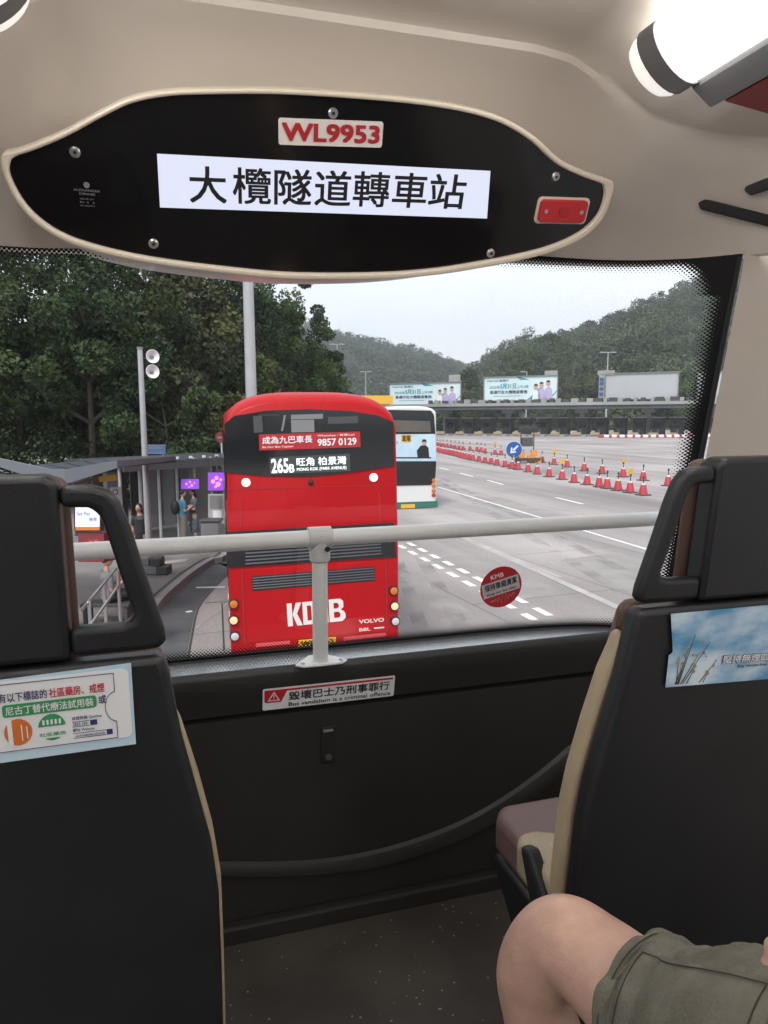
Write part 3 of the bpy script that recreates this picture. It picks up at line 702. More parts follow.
near = [(438, 452), (441, 453), (444.5, 453.6), (448, 454.3), (451, 455), (453.5, 455.6), (456, 456.2), (459, 457), (462, 458), (465, 458.7), (469, 459.5), (473, 460.3), (479, 461.4), (485, 462.8), (491, 464), (497, 465.3), (505, 467), (512, 468.6), (518, 469.8), (528, 472), (537, 474.2), (549, 476.8), (562, 479.6), (574, 482.6), (587, 484.8), (599, 487), (607, 488.5), (618, 490.6), (630, 492.8), (643, 495.3), (672, 501)]
far = [(437, 445.8), (440, 446.3), (443, 446.8), (447, 447.4), (451, 448), (455, 449), (459, 449.7), (463, 450.2), (470, 450.6), (477, 451.2), (481, 451.7), (485, 453), (495, 454.6), (501, 455.2), (523, 460), (533, 461.2), (542, 462.4), (554, 464.7), (567, 467.2), (584, 471), (602, 473.6), (623, 477), (643, 480.6), (668, 486)]
lampn = {22: 'cone with a yellow square on top, in the nearer row right of the arrow board', 28: 'cone with a yellow square on top, third from the right in the nearer row'}
lampf = {12: 'cone with a yellow square on top, in the farther row left of the arrow sign', 17: 'cone with a yellow square on top, in the farther row right of the arrow board', 21: 'cone with a yellow square on top, near the right end of the farther row'}
for i, (x, y) in enumerate(near):
    place_cone(x, y, int(i in lampn), lampn.get(i, 'red traffic cone with a white band in the nearer of the two long rows'), 'traffic cones in the nearer row')
for i, (x, y) in enumerate(far):
    place_cone(x, y, int(i in lampf), lampf.get(i, 'red traffic cone with a white band in the farther of the two long rows'), 'traffic cones in the farther row')

b = onZ(514, 466, 0); t = thing('arrow_sign', 'round blue sign with a white arrow pointing down left, among the cones', 'road sign', tuple(b)); dS = (b-EYE).dot(FW)
c = at(514, 449.5, dS); f = Face(c-RT*.6-UZ*.6, c+RT*.6-UZ*.6, c-RT*.6+UZ*.6); w = f.w/2
mb = MB(); f.disc(mb, w, w, .62, -.02, .03); mb.build('disc', 'signblue', t)
mb = MB(); a_ = radians(225); dx, dy = cos(a_), sin(a_); nx, ny = -dy, dx
P = lambda s_, q: (w+dx*s_+nx*q, w+dy*s_+ny*q)
f.poly(mb, [P(-.42, -.07), P(.1, -.07), P(.1, .07), P(-.42, .07)], .02); f.poly(mb, [P(.42, 0), P(.05, -.28), P(-.02, -.2), P(.2, 0), P(-.02, .2), P(.05, .28)], .024); mb.build('arrow', 'white', t)
mb = MB(); f.disc(mb, w, w, .66, -.03, .008); mb.build('rim', 'white', t)
mb = MB(); mb.tube([b, at(514, 452, dS)+FW*.1], .04, 6); mb.build('post', 'galv', t); mb = MB(); mb.box(b+Vector((0, 0, .06)), (.8, .5, .12)); mb.build('foot', 'blackmat', t)
b = onZ(529, 463, 0); dS = (b-EYE).dot(FW); t = thing('arrow_board_trailer', 'black light arrow board on a frame with orange boxes beside the blue sign', 'arrow board', tuple(b))
c0, c1 = at(518, 432.5, dS), at(538, 432.5, dS); f = Face(c0, c1, at(518, 424.5, dS))
mb = MB(); f.rrect(mb, 0, 0, f.w, f.h, .1, -.1, .1); mb.build('board', 'blackmat', t)
mb = MB(); [f.disc(mb, f.w*(.1+.1*k), f.h*(.5+.32*abs(((k+1) % 4)-2)/2), .04, .004, mi=0, seg=8) for k in range(9)]; mb.build('bulb', 'midgrey', t)
mb = MB()
for px in (521, 534): q = at(px, 432, dS); mb.tube([(q.x, q.y, .05), q], .05, 6)
q = at(527, 442, dS); mb.box(q, (.9, .5, .7), (RT, FW, UP)); mb.build('mast', 'darkgrey', t)
mb = MB(); [mb.box(at(x, y, dS), (s_, .3, s_), (RT, FW, UP)) for x, y, s_ in ((522, 455, .5), (534, 453, .5), (531, 459, .6), (538, 460, .5))]; mb.build('orange_box', 'safety', t)
mb = MB(); q = at(529, 461.5, dS); mb.box(Vector((q.x, q.y, .3)), (2.2, .8, .25)); [mb.lathe([(.25, -.1), (.25, .1)], Vector((q.x+s_, q.y, .27)), 12, axis=(1, 0, 0)) for s_ in (-1.1, 1.1)]; mb.build('chassis', 'darkgrey', t)

# ================================================================== RED BUS
RY = radians(-4.75)
rbase = onY(310.5, 512, 10.5); rbase.z = 0
rb = thing('double_decker_bus', 'red double decker bus seen from behind, stopped just ahead', 'bus', tuple(rbase), RY)
bx = Vector((cos(RY), sin(RY), 0)); by = Vector((-sin(RY), cos(RY), 0)); RP = Vector(rbase)
def R_(px, py, out=.0): return on_plane(px, py, RP - by*out, by)
def Rl(px, py): q = R_(px, py)-RP; return q.dot(bx), q.z
def bodyring(hw, ztop, zsh, zbot, rc):
    pts = [(-hw+.05, zbot), (-hw, zbot+.15), (-hw, zsh*.5), (-hw*.975, zsh-rc)]
    z0 = zsh-rc; R_0 = hw*.975
    for k in range(1, 16): a = pi/2*k/16; pts.append((-R_0*cos(a)**.62, z0+(ztop-z0)*sin(a)**.80))
    pts.append((0, ztop))
    return pts + [(-x, z) for x, z in reversed(pts[:-1])]
hw = (Rl(397.5, 600)[0]-Rl(228, 600)[0])/2; cxl = (Rl(399.5, 600)[0]+Rl(229, 600)[0])/2
zt = Rl(309, 391)[1]; zs = Rl(309, 404)[1]
rings = [(0.0, bodyring(hw-.02, zt-.16, zs-.20, .32, .26)), (.03, bodyring(hw-.005, zt-.12, zs-.15, .30, .27)), (.14, bodyring(hw, zt-.05, zs-.08, .30, .28)), (.5, bodyring(hw, zt, zs-.02, .30, .28)), (10.6, bodyring(hw, zt, zs-.02, .3, .28)), (11, bodyring(hw-.06, zt-.1, zs-.1, .32, .28))]
def busbody(rings, P, ex, ey, cx=0, split=None):
    mb = MB(); n = len(rings[0][1]); vs = []; fs = []; ms = []
    for y, pts in rings: vs += [P+ex*(x+cx)+ey*y+UZ*z for x, z in pts]
    for i in range(len(rings)-1):
        for k in range(n):
            fs.append((i*n+k, i*n+(k+1) % n, (i+1)*n+(k+1) % n, (i+1)*n+k))
    fs += [list(range(n)), list(range((len(rings)-1)*n, len(rings)*n))[::-1]]
    mb.add(vs, fs); return mb
busbody(rings, RP, bx, by, cxl).build('body', 'busred', rb, smooth=True)
def decal(name, pxs, m, parent=rb, lift=.012, t=.01, sm=False, bevel=0):
    pts = [R_(x, y, lift) for x, y in pxs]
    if sm: pts = smoothclosed(pts, 4)
    return MB().prism(pts, by*t).build(name, m, parent, bevel=bevel)
# pinkish roof cap over the rear: a dome proud of the body
cap = decal('upper_panel', [(225.2, 472.5), (224.6, 424), (234, 416), (267, 410.5), (309, 409), (351, 411), (378, 415.5), (393.3, 422), (394.6, 466), (351, 472.5), (309, 476.5), (267, 476)], 'busglass', lift=.016, t=.03)
win = decal('rear_window', [(251, 415), (364, 413.5), (365.5, 446), (253, 450)], 'busglass', cap, lift=.022, t=.004)
for nm, q, m_ in (('paper_notice', [(291, 420), (314, 419.5), (314.5, 432), (291.5, 432.5)], 'midgrey'), ('green_notice', [(291, 414.8), (323, 413.8), (323, 418.6), (291, 419.4)], 'midgrey'), ('blue_seat_back', [(253, 416), (262, 416), (263, 432), (254, 433)], 'darkgrey'), ('interior_rail', [(284, 415), (286, 415), (283, 431), (281, 431)], 'midgrey'), ('interior_strip', [(328, 417), (358, 416), (358, 423), (328, 424)], 'darkgrey'), ('light_strip', [(258, 414.6), (279, 414.2), (279, 415.4), (258, 415.8)], 'louvre')):
    decal(nm, q, m_, win, lift=.025, t=.002)
ban = decal('advert_banner', [(259, 434.5), (360, 431.5), (360.5, 447), (259.5, 450.5)], 'redtext', cap, lift=.032, t=.006)
f = Face(R_(259.5, 450.5, .034), R_(360.5, 447, .034), R_(259, 434.5, .034)); mb = MB(); w, h = f.w, f.h
f.text(mb, '成為九巴車長', w*.03, h*.38, h*.47, w*.49, bold=.04, l=.004); f.text(mb, 'Be Our Bus Captain', w*.03, h*.10, h*.16, w*.30, bold=.02, l=.004)
f.text(mb, 'WhatsApp / 致電Call', w*.57, h*.72, h*.17, w*.37, bold=.02, l=.004); f.text(mb, '9857 0129', w*.57, h*.16, h*.45, w*.39, bold=.05, l=.004)
mb.build('lettering', 'white', ban)
led = decal('destination_display', [(269.5, 457.5), (350, 453.5), (350.5, 471), (270, 474.5)], 'ledback', cap, lift=.030, t=.006)
f = Face(R_(270, 474.5, .034), R_(350.5, 471, .034), R_(269.5, 457.5, .034)); mb = MB(); w, h = f.w, f.h
f.text(mb, '265', w*.02, h*.06, h*.86, w*.21, bold=.05, l=.003); f.text(mb, 'B', w*.24, h*.06, h*.5, w*.06, bold=.05, l=.003)
f.text(mb, '旺角 柏景灣', w*.33, h*.42, h*.5, w*.62, bold=.03, l=.003); f.text(mb, 'MONG KOK (PARK AVENUE)', w*.33, h*.08, h*.24, w*.62, bold=.03, l=.003)
mb.build('lettering', 'led', led)
# red skin panels and seams
decal('seam', [(227, 489.5), (392, 484.5), (392, 485), (227, 490)], 'redpanel', lift=.006, t=.01)
decal('seam', [(239.5, 497), (240.5, 497), (241, 528), (240, 528)], 'redpanel', lift=.006, t=.01)
decal('seam', [(379, 493), (380, 493), (381, 524), (380, 524)], 'redpanel', lift=.006, t=.01)
vent = decal('engine_cover_strip', [(225.6, 532), (309, 527.5), (394, 522.5), (396, 557), (309, 562.5), (227.2, 568)], 'busglass', lift=.02, t=.035)
def louvres(q, n, parent):
    mb = MB(); (a, b_, c, d) = q
    for k in range(n):
        t0, t1 = (k+.18)/n, (k+.62)/n
        L = lambda p, r, t_: (p[0]+(r[0]-p[0])*t_, p[1]+(r[1]-p[1])*t_)
        P4 = [L(a, d, t0), L(b_, c, t0), L(b_, c, t1), L(a, d, t1)]
        lo = [R_(*P4[0], .026), R_(*P4[1], .026), R_(*P4[2], .036), R_(*P4[3], .036)]
        mb.prism(lo, by*.006)
    mb.build('louvre', 'louvre', parent)
louvres([(245, 552), (381, 543), (381.5, 555.5), (245.5, 566)], 4, vent)
v2 = decal('air_grille', [(252, 576.5), (375, 566.5), (375.3, 580.6), (252.5, 591)], 'busglass', lift=.02, t=.03)
louvres([(252.5, 577), (374.5, 567), (375, 580.3), (253, 590.5)], 5, v2)
lid = decal('engine_lid', [(243, 570), (384.5, 560), (386.5, 631.5), (246, 643.5)], 'busred', lift=.014, t=.03, bevel=.006)
for q in ([(241.4, 569), (242.6, 569), (245.6, 645), (244.6, 645)], [(384.8, 559), (385.8, 559), (387.6, 632), (386.6, 632)]): decal('seam', q, 'redpanel', lift=.010, t=.01)
f = Face(R_(288, 626.5, .016), R_(345.8, 620.5, .016), R_(287.5, 603.6, .016)); mb = MB(); w, h = f.w, f.h
def pol(*p): f.poly(mb, [(x*w, y*h) for x, y in p], .003, .003)
pol((0, 0), (.085, 0), (.085, 1), (0, 1)); pol((.09, .50), (.155, 1), (.25, 1), (.165, .52), (.255, 0), (.16, 0))
pol((.265, 0), (.34, 0), (.34, 1), (.265, 1)); pol((.34, 1), (.34, .83), (.40, .83), (.415, .75), (.415, .2), (.41, .17), (.34, .17), (.34, 0), (.46, 0), (.49, .15), (.49, .85), (.45, 1)); pol((.50, 0), (.58, 0), (.58, 1), (.50, 1)); pol((.58, 1), (.58, .83), (.63, .83), (.63, 0), (.70, 0), (.70, 1))
pol((.72, 0), (.80, 0), (.80, 1), (.72, 1)); pol((.80, 1), (.92, 1), (.97, .88), (.97, .62), (.92, .52), (.98, .42), (1, .3), (1, .14), (.94, 0), (.80, 0), (.80, .17), (.89, .17), (.91, .24), (.91, .35), (.88, .43), (.80, .43), (.80, .58), (.86, .58), (.89, .64), (.89, .76), (.86, .83), (.80, .83))
mb.build('logo', 'plate', lid)
f = Face(R_(359, 623.7, .016), R_(384, 621.5, .016), R_(359, 619.8, .016)); mb = MB(); f.text(mb, 'VOLVO', 0, 0, f.h, f.w, bold=.04, l=.003); f.text(mb, 'B8L', 0, -.12, f.h*.85, f.w*.45, bold=.02, l=.003); f.rect(mb, f.w*.6, -.10, f.w, -.08, .003); mb.build('maker_badge', 'plate', lid)
for (px, py, m_) in ((233.6, 603.6, 'amber'), (233.6, 619.7, 'amberlit'), (234.8, 635.8, 'clearlens'), (393.4, 590.3, 'amber'), (394.2, 605.6, 'amberlit'), (395, 620.7, 'clearlens')):
    c = R_(px, py); mb = MB(); mb.lathe([(.074, -.01), (.074, .035), (.066, .045)], c, 24, axis=-by); o = mb.build('tail_light', 'blackmat', rb, smooth=True)
    mb = MB(); mb.lathe([(.058, .03), (.056, .05), (.036, .058), (.01, .06)], c, 24, axis=-by); mb.build('lens', m_, o, smooth=True)
for px, py in ((246, 482.5), (373.5, 477.5)):
    mb = MB(); mb.lathe([(.062, 0), (.062, .02), (.05, .028)], R_(px, py), 20, axis=-by); mb.build('marker_light', 'lampwhite', rb, smooth=True)
mb = MB(); mb.ball(R_(311, 482.5, .01), (.04, .04, .045)); mb.build('rear_camera', 'blackmat', rb, smooth=True)
for q in ([(256, 643.8), (290, 640.8), (290, 644), (256, 647.2)], [(344, 637.4), (386, 632.8), (386.2, 636), (344.2, 640.8)]): decal('reflector_strip', q, 'lightred', lift=.024, t=.02)
pl_ = decal('number_plate', [(298.5, 640.5), (335.8, 637.2), (336, 644.6), (298.7, 647.6)], 'yellow', lift=.03, t=.02)
f = Face(R_(298.7, 647.6, .032), R_(336, 644.6, .032), R_(298.5, 640.5, .032)); mb = MB(); f.text(mb, 'WE 9152', f.w*.06, f.h*.16, f.h*.7, f.w*.88, bold=.05, l=.002); mb.build('lettering', 'ink', pl_)
decal('bumper_seam', [(232, 651), (396, 636), (396, 637), (232, 652)], 'redpanel', lift=.006, t=.01)
for s_ in (-1, 1):  # side windows and wheels
    X = cxl+s_*(hw+.004)
    for (z0, z1, y0, y1) in ((1.35, 2.2, 1.4, 10.2), (2.75, 3.6, .3, 10.6)):
        mb = MB(); mb.box(RP+bx*X+by*((y0+y1)/2)+UZ*((z0+z1)/2), (.02, y1-y0, z1-z0), (bx, by, UZ)); mb.build('side_window', 'busglass', rb)
    for y in (2.0, 3.3, 8.6):
        c = RP+bx*(cxl+s_*(hw-.15))+by*y+UZ*.5; mb = MB(); mb.lathe([(.3, -.15), (.48, -.14), (.5, -.1), (.5, .1), (.48, .14), (.3, .15)], c, 24, axis=bx); o = mb.build('wheel', 'tyre', rb, smooth=True)
        mb = MB(); mb.lathe([(.28, -.16), (.27, .16)], c, 16, axis=bx); mb.build('rim', 'steel', o)

# ================================================================== WHITE AND GREEN BUS
WY = radians(-6); d2 = 31.6
P2 = at(408.5, 509, d2); P2.z = 0; ex2 = Vector((cos(WY), sin(WY), 0)); ey2 = Vector((-sin(WY), cos(WY), 0))
wb = thing('double_decker_bus', 'white and green double decker bus beyond the red one', 'bus', tuple(P2), WY)
def Q_(px, py, o_=0): return on_plane(px, py, P2-ey2*o_, ey2)
z2 = lambda py: (Q_(410, py)-P2).z
rings = [(0.0, bodyring(1.20, z2(408), z2(412), .3, .16)), (.06, bodyring(1.24, z2(407), z2(410), .28, .18)), (.3, bodyring(1.25, z2(406), z2(409), .28, .18)), (11, bodyring(1.25, z2(406), z2(409), .28, .18))]
busbody(rings, P2, ex2, ey2).build('body', 'buswhite', wb, smooth=True)
def dec2(name, pxs, m, parent=wb, lift=.012, t=.01): return MB().prism([Q_(x, y, lift) for x, y in pxs], ey2*t).build(name, m, parent)
up_ = dec2('upper_glass', [(383, 411.5), (388, 409.8), (431, 410.5), (434, 415), (435.5, 434), (383, 434)], 'busglass', lift=.03, t=.03)
dec2('rear_window', [(391, 420), (430, 421), (431, 432), (391, 432)], 'brownwall', up_, lift=.034, t=.003)
ad = dec2('advert_panel', [(383, 434.5), (435, 434), (436.3, 461), (383, 461)], 'adblue', lift=.03, t=.03)
mb = MB(); f = Face(Q_(387, 460.5, .032), Q_(436, 460.5, .032), Q_(387, 434.5, .032)); w, h = f.w, f.h
f.text(mb, '車隊', w*.30, h*.72, h*.26, w*.17, bold=.05, l=.003, mi=0); f.rect(mb, w*.28, h*.70, w*.49, h*1.0, .0008, mi=1)
f.poly(mb, [(w*.62, h*.12), (w*.86, h*.12), (w*.84, h*.5), (w*.78, h*.6), (w*.68, h*.58), (w*.6, h*.38)], .002, mi=2); f.disc(mb, w*.75, h*.69, h*.1, .003, mi=3, seg=12); f.disc(mb, w*.75, h*.73, h*.1, .0036, mi=2, seg=12, a0=0, a1=180)
f.rect(mb, w*.05, h*.08, w*.9, h*.13, .0028, mi=2); f.text(mb, '易通行', w*.05, h*.62, h*.12, w*.18, l=.003, mi=4)
mb.build('picture', ['ink', 'yellow', 'hair', 'skin', 'teal'], ad)
dec2('engine_glass', [(383, 461.5), (436.3, 461.5), (435.5, 477), (431, 485), (383, 486)], 'busglass', lift=.03, t=.03)
dec2('green_skirt', [(383, 503), (437.5, 501), (437.8, 507), (383, 509.5)], 'busgreen', lift=.02, t=.02)
pl2 = dec2('number_plate', [(401, 504.5), (415, 504), (415, 508), (401, 508.5)], 'yellow', lift=.045, t=.02)
for y in (480.5, 485.5, 490.5, 495):
    mb = MB(); mb.lathe([(.09, 0), (.09, .04), (.05, .06)], Q_(433.6, y), 12, axis=-ey2); mb.build('tail_light', 'amber' if y < 492 else 'sred', wb, smooth=True)
for s_ in (-1, 1):
    for (z0, z1) in ((1.35, 2.2), (2.75, 3.6)):
        mb = MB(); mb.box(P2+ex2*(s_*1.254)+ey2*5.5+UZ*((z0+z1)/2), (.02, 9.6, z1-z0), (ex2, ey2, UZ)); mb.build('side_window', 'busglass', wb)
    for y in (2.2, 8.6):
        c = P2+ex2*(s_*1.1)+ey2*y+UZ*.5; mb = MB(); mb.lathe([(.48, -.14), (.5, -.1), (.5, .1), (.48, .14)], c, 20, axis=ex2); mb.build('wheel', 'tyre', wb, smooth=True)

# ================================================================== BUS STOP ON THE LEFT
PZ = .134
def base_at(px, d): q = at(px, 512, d); return Vector((q.x, q.y, PZ))
# loudspeaker pole
d = 18.4; b = base_at(147.5, d); h = zat(146, 351, d); t = thing('loudspeaker_pole', 'slim grey pole with two horn loudspeakers near its top', 'pole', tuple(b))
mb = MB(); mb.tube([b, (b.x, b.y, h)], [.085, .06], 14); mb.build('pole', 'galv', t, smooth=True)
mb = MB(); mb.lathe([(.075, 0), (.075, .05)], (b.x, b.y, h), 14); mb.lathe([(.3, 0), (.3, .06), (.12, .1)], b, 16); mb.build('collar', 'midgrey', t, smooth=True)
for y in (357.5, 372.5):
    c = at(150.5, y, d-.15); ax_ = (RT*.55-FW*.75).normalized()
    mb = MB(); mb.lathe([(.04, -.16), (.07, -.05), (.13, .1), (.17, .16), (.16, .165), (.11, .10), (.03, .05)], c, 20, axis=ax_); o = mb.build('loudspeaker', 'white', t, smooth=True)
    mb = MB(); mb.lathe([(.045, .02), (.045, .10), (.02, .12)], c, 12, axis=ax_); mb.build('driver', 'midgrey', o, smooth=True)
    mb = MB(); mb.tube([(b.x, b.y, c.z-.05), c-ax_*.12], .02, 6); mb.build('bracket', 'darkgrey', o)
# pole foot planter/weights
t = thing('concrete_weight', 'dark lump of weights round the foot of the loudspeaker pole', 'weight', tuple(base_at(149, 18.2)))
mb = MB(); c = base_at(149, 18.0)
for k, (dx_, dz_, s_) in enumerate(((-.3, .1, .32), (.0, .12, .36), (.3, .1, .3), (-.12, .33, .24), (.15, .31, .26))): mb.box(c+RT*dx_+UZ*dz_, (s_, .4, .22), (RT, Vector((FW.x, FW.y, 0)).normalized(), UZ), mi=k % 2)
mb.build('block', ['darkgrey', 'midgrey'], t, bevel=.03)
# big lamp post behind the red bus
d = 24; b = base_at(254.5, d); b.z = 0; t = thing('lamp_post', 'tall thick grey lamp post rising behind the red bus', 'street lamp', tuple(b))
mb = MB(); mb.tube([b, b+UZ*13], [.19, .15], 18); mb.build('pole', 'galv', t, smooth=True)
mb = MB(); mb.tube([b+UZ*12.8, b+UZ*13.4+bx*1.8], .06, 8); mb.box(b+UZ*13.45+bx*2.1, (.9, .35, .15)); mb.build('lamp_head', 'galv', t)

# near gull-wing canopy
AX = Vector((FW.x, FW.y, 0)).normalized(); AR = Vector((RT.x, RT.y, 0)).normalized()
t = thing('bus_shelter', 'grey bus shelter with a wing shaped roof left of the loudspeaker pole', 'bus shelter', tuple(base_at(60, 13)))
dn, df = 12.6, 21.5
pn = [at(-150, 447, dn), at(-10, 457.5, dn), at(52, 471, dn), at(66, 471, dn), at(118, 462, dn+.3), at(176, 457.5, dn+3.5)]
dirv = Vector((0, 1, 0))
pf = [p+Vector((-.3, 1, 0))*3.6-UZ*.10 for p in pn[:4]]+[p+Vector((-.1, 1, 0))*3.6-UZ*.12 for p in pn[4:]]
mb = MB(); n = len(pn)
vs = pn+pf+[p-UZ*.10 for p in pn]+[p-UZ*.10 for p in pf]
fs = [(i, i+1, n+i+1, n+i) for i in range(n-1)]+[(2*n+i, 3*n+i, 3*n+i+1, 2*n+i+1) for i in range(n-1)]+[(i, 2*n+i, 2*n+i+1, i+1) for i in range(n-1)]+[(n+i, n+i+1, 3*n+i+1, 3*n+i) for i in range(n-1)]+[(0, n, 3*n, 2*n), (n-1, 2*n-1+n*0, 4*n-1, 3*n-1)]
mb.add(vs, fs); rf_ = mb.build('roof', 'roofgrey', t)
mb = MB()
for k in range(26):
    f_ = k/25; a_ = pn[1]+(pn[2]-pn[1])*f_ if k < 13 else pn[3]+(pn[4]-pn[3])*((k-13)/12)
    e_ = pf[1]+(pf[2]-pf[1])*f_ if k < 13 else pf[3]+(pf[4]-pf[3])*((k-13)/12)
    mb.tube([a_+UZ*.001, e_+UZ*.001], .008, 4) if k % 3 == 0 else None
mb.build('roof_seam', 'roofgrey', rf_)
mb = MB()
for i in range(n-1):
    a_, b_ = pn[i], pn[i+1]; mb.prism([a_+UZ*.03, b_+UZ*.03, b_-UZ*(.10, .22, 0, .10, .06)[i], a_-UZ*(.10, .10, 0, .22, .09)[i]] if i != 2 else [a_+UZ*.03, b_+UZ*.03, b_-UZ*.5, a_-UZ*.5], -AX*.05)
mb.build('fascia', 'fascia', t, bevel=.01)
cb = base_at(58, dn+.4); mb = MB(); mb.box(Vector((cb.x, cb.y, 1.4)), (.22, .3, 2.6), (AR, AX, UZ)); mb.box(Vector((cb.x-.6, cb.y+2.8, 1.4)), (.22, .3, 2.5), (AR, AX, UZ)); mb.build('column', 'fascia', t, bevel=.02)
mb = MB(); [mb.box(at(60+k*7, 487+k*1.5, dn+1), (.16, .2, .05), (AR, AX, UZ)) for k in range(3)]; mb.tube([at(60, 488, dn+1), at(100, 478, dn+1.5)], .02, 6); mb.tube([at(66, 482, dn+1), at(66, 505, dn+1)], .02, 6); mb.build('cable_tray', 'midgrey', t)
mb = MB(); f = Face(at(100, 482.2, 14), at(118, 480.2, 14), at(100, 476.6, 14)); f.rrect(mb, 0, 0, f.w, f.h, .02, 0, .05); o = mb.build('route_display', 'yellow', t)
mb = MB(); [f.rect(mb, f.w*(.12+.2*k), f.h*.25, f.w*(.12+.2*k+.1), f.h*.72, .004) for k in range(4)]; mb.build('lettering', 'ink', o)

# long shelter further along: flat roof, panels, columns
t = thing('bus_shelter', 'long dark bus shelter with purple screens between the poles and the red bus', 'bus shelter', tuple(base_at(180, 23)))
q0, q1 = at(118, 458.5, 21), at(262, 457.5, 25); 
mb = MB(); e1 = (q1-q0); e1.z = 0; e1.normalize(); e2 = Vector((-e1.y, e1.x, 0)); e2 = e2 if e2.y > 0 else -e2
L = (q1-q0).length; mb.box((q0+q1)/2+e2*1.5-UZ*.1, (L, 3.4, .14), (e1, e2, UZ)); mb.build('roof', 'roofgrey', t)
mb = MB(); mb.box((q0+q1)/2-e2*.25-UZ*.14, (L, .06, .26), (e1, e2, UZ)); mb.build('fascia', 'darkgrey', t)
mb = MB(); [mb.box(q0+e1*(.3+k*L/11)-e2*.31-UZ*.05, (.09, .05, .07), (e1, e2, UZ)) for k in range(11)]; mb.build('roof_lamp', 'white', t)
for s_ in np.linspace(.02, .98, 9):
    c = q0+e1*L*s_+e2*.15; mb = MB(); mb.tube([(c.x, c.y, PZ), (c.x, c.y, q0.z-.1)], .045, 8); mb.build('column', 'galv', t, smooth=True)
mb = MB(); zb = (q0.z+PZ)/2
for k in range(8):
    c = q0+e1*L*((k+.5)/8)+e2*2.9; mb.box(Vector((c.x, c.y, zb)), (L/8-.12, .05, q0.z-PZ-.25), (e1, e2, UZ))
mb.build('back_panel', 'brownwall', t)
mb = MB()
for k in (1, 3, 4): c = q0+e1*L*((k+.5)/8)+e2*2.2; mb.box(Vector((c.x, c.y, 1.3)), (L/12, .25, 1.9), (e1, e2, UZ))
mb.build('notice_cabinet', 'midgrey', t, bevel=.02)
for (x0, y0, x1, y1, dd) in ((181, 489, 199, 479, 22.6), (208, 490.5, 225, 472.5, 22.2)):
    f = Face(at(x0, y1 if y1 > y0 else y0, dd), at(x1, y0, dd), at(x0, y1, dd)); mb = MB(); f.rect(mb, -.03, -.03, f.w+.03, f.h+.03, -.08, .08); o = mb.build('screen_case', 'blackmat', t)
    mb = MB(); f.rect(mb, 0, 0, f.w, f.h, .002, .002); o2 = mb.build('screen', 'purple', o)
    mb = MB(); [f.disc(mb, f.w*u_, f.h*v_, f.h*r_, .006, seg=10) for u_, v_, r_ in ((.3, .5, .13), (.5, .7, .12), (.6, .35, .15), (.75, .6, .09), (.45, .2, .08))]; mb.build('picture', 'purple2', o2)
    mb = MB(); c = f.p(f.w/2, f.h, -.06); mb.tube([c, (c.x, c.y, q0.z)], .03, 6); mb.build('hanger', 'darkgrey', o)
# light box sign beside woman, price board etc.
def boxthing(name, lab, cat, px0, py0, px1, py1, d, m, th=.2, extra=None):
    t = thing(name, lab, cat, tuple(at((px0+px1)/2, py1, d))); f = Face(at(px0, py1, d), at(px1, py1, d), at(px0, py0, d))
    mb = MB(); f.rect(mb, 0, 0, f.w, f.h, -th, th); mb.build('case', m, t, bevel=.01)
    if extra: extra(f, t)
    return t
def adx(f, t):
    mb = MB(); f.rect(mb, f.w*.05, f.h*.16, f.w*.95, f.h*.96, .002); mb.build('lit_poster', 'adlit', t)
    mb = MB(); f.text(mb, 'Set Pet', f.w*.1, f.h*.62, f.h*.16, f.w*.5, l=.006); f.text(mb, '優惠', f.w*.55, f.h*.40, f.h*.14, f.w*.3, l=.006); mb.build('lettering', 'teal', t)
    mb = MB(); f.rect(mb, f.w*.05, f.h*.03, f.w*.95, f.h*.15, .002); mb.build('orange_strip', 'orange', t)
boxthing('advert_light_box', 'lit lilac advert light box seen through the left seat handle', 'light box', 74, 506, 101, 531, 11.5, 'blackmat', .15, adx)
def kx(f, t):
    mb = MB(); f.text(mb, '收費', f.w*.4, f.h*.55, f.h*.2, f.w*.4, l=.004); f.rect(mb, f.w*.15, f.h*.3, f.w*.9, f.h*.42, .002); mb.build('lettering', 'lightred', t)
boxthing('vending_machine', 'dark vending machine with red lettering under the lit advert', 'vending machine', 78, 532, 104, 562, 11.55, 'maroon', .5, kx)
def rx(f, t):
    mb = MB(); f.disc(mb, f.w*.5, f.h*.68, f.w*.26, .004); f.rect(mb, f.w*.15, f.h*.15, f.w*.85, f.h*.24, .003); mb.build('symbol', 'ink', t)
    mb = MB(); f.disc(mb, f.w*.5, f.h*.68, f.w*.18, .006); mb.build('symbol_centre', 'clearlens', t)
    mb = MB(); c = f.p(f.w*.5, 0, -.05); mb.tube([(c.x, c.y, PZ), c], .04, 8); mb.build('post', 'galv', t)
boxthing('route_sign', 'pale stop sign with a round symbol left of the loudspeaker pole', 'sign', 110, 487, 121, 503, 14.5, 'clearlens', .04, rx)
def gx_(f, t):
    mb = MB(); f.rect(mb, f.w*.1, f.h*.5, f.w*.9, f.h*.95, .002); mb.build('upper_panel', 'midgrey', t)
    mb = MB(); f.rect(mb, f.w*.3, f.h*.12, f.w*.85, f.h*.45, .002); mb.build('notice', 'white', t)
boxthing('ticket_machine', 'grey machine with a white notice below the right purple screen', 'machine', 208, 494, 224, 524, 23, 'galv', .4, gx_)
t = thing('waste_bin', 'low grey bin in front of the machine beside the red bus', 'bin', tuple(base_at(212, 22))); c = base_at(211, 22.2)
mb = MB(); mb.box(c+UZ*.35, (.55, .45, .7), (AR, AX, UZ)); mb.build('body', 'midgrey', t, bevel=.03); mb = MB(); mb.box(c+UZ*.74, (.62, .52, .08), (AR, AX, UZ)); mb.build('lid', 'darkgrey', t, bevel=.02)
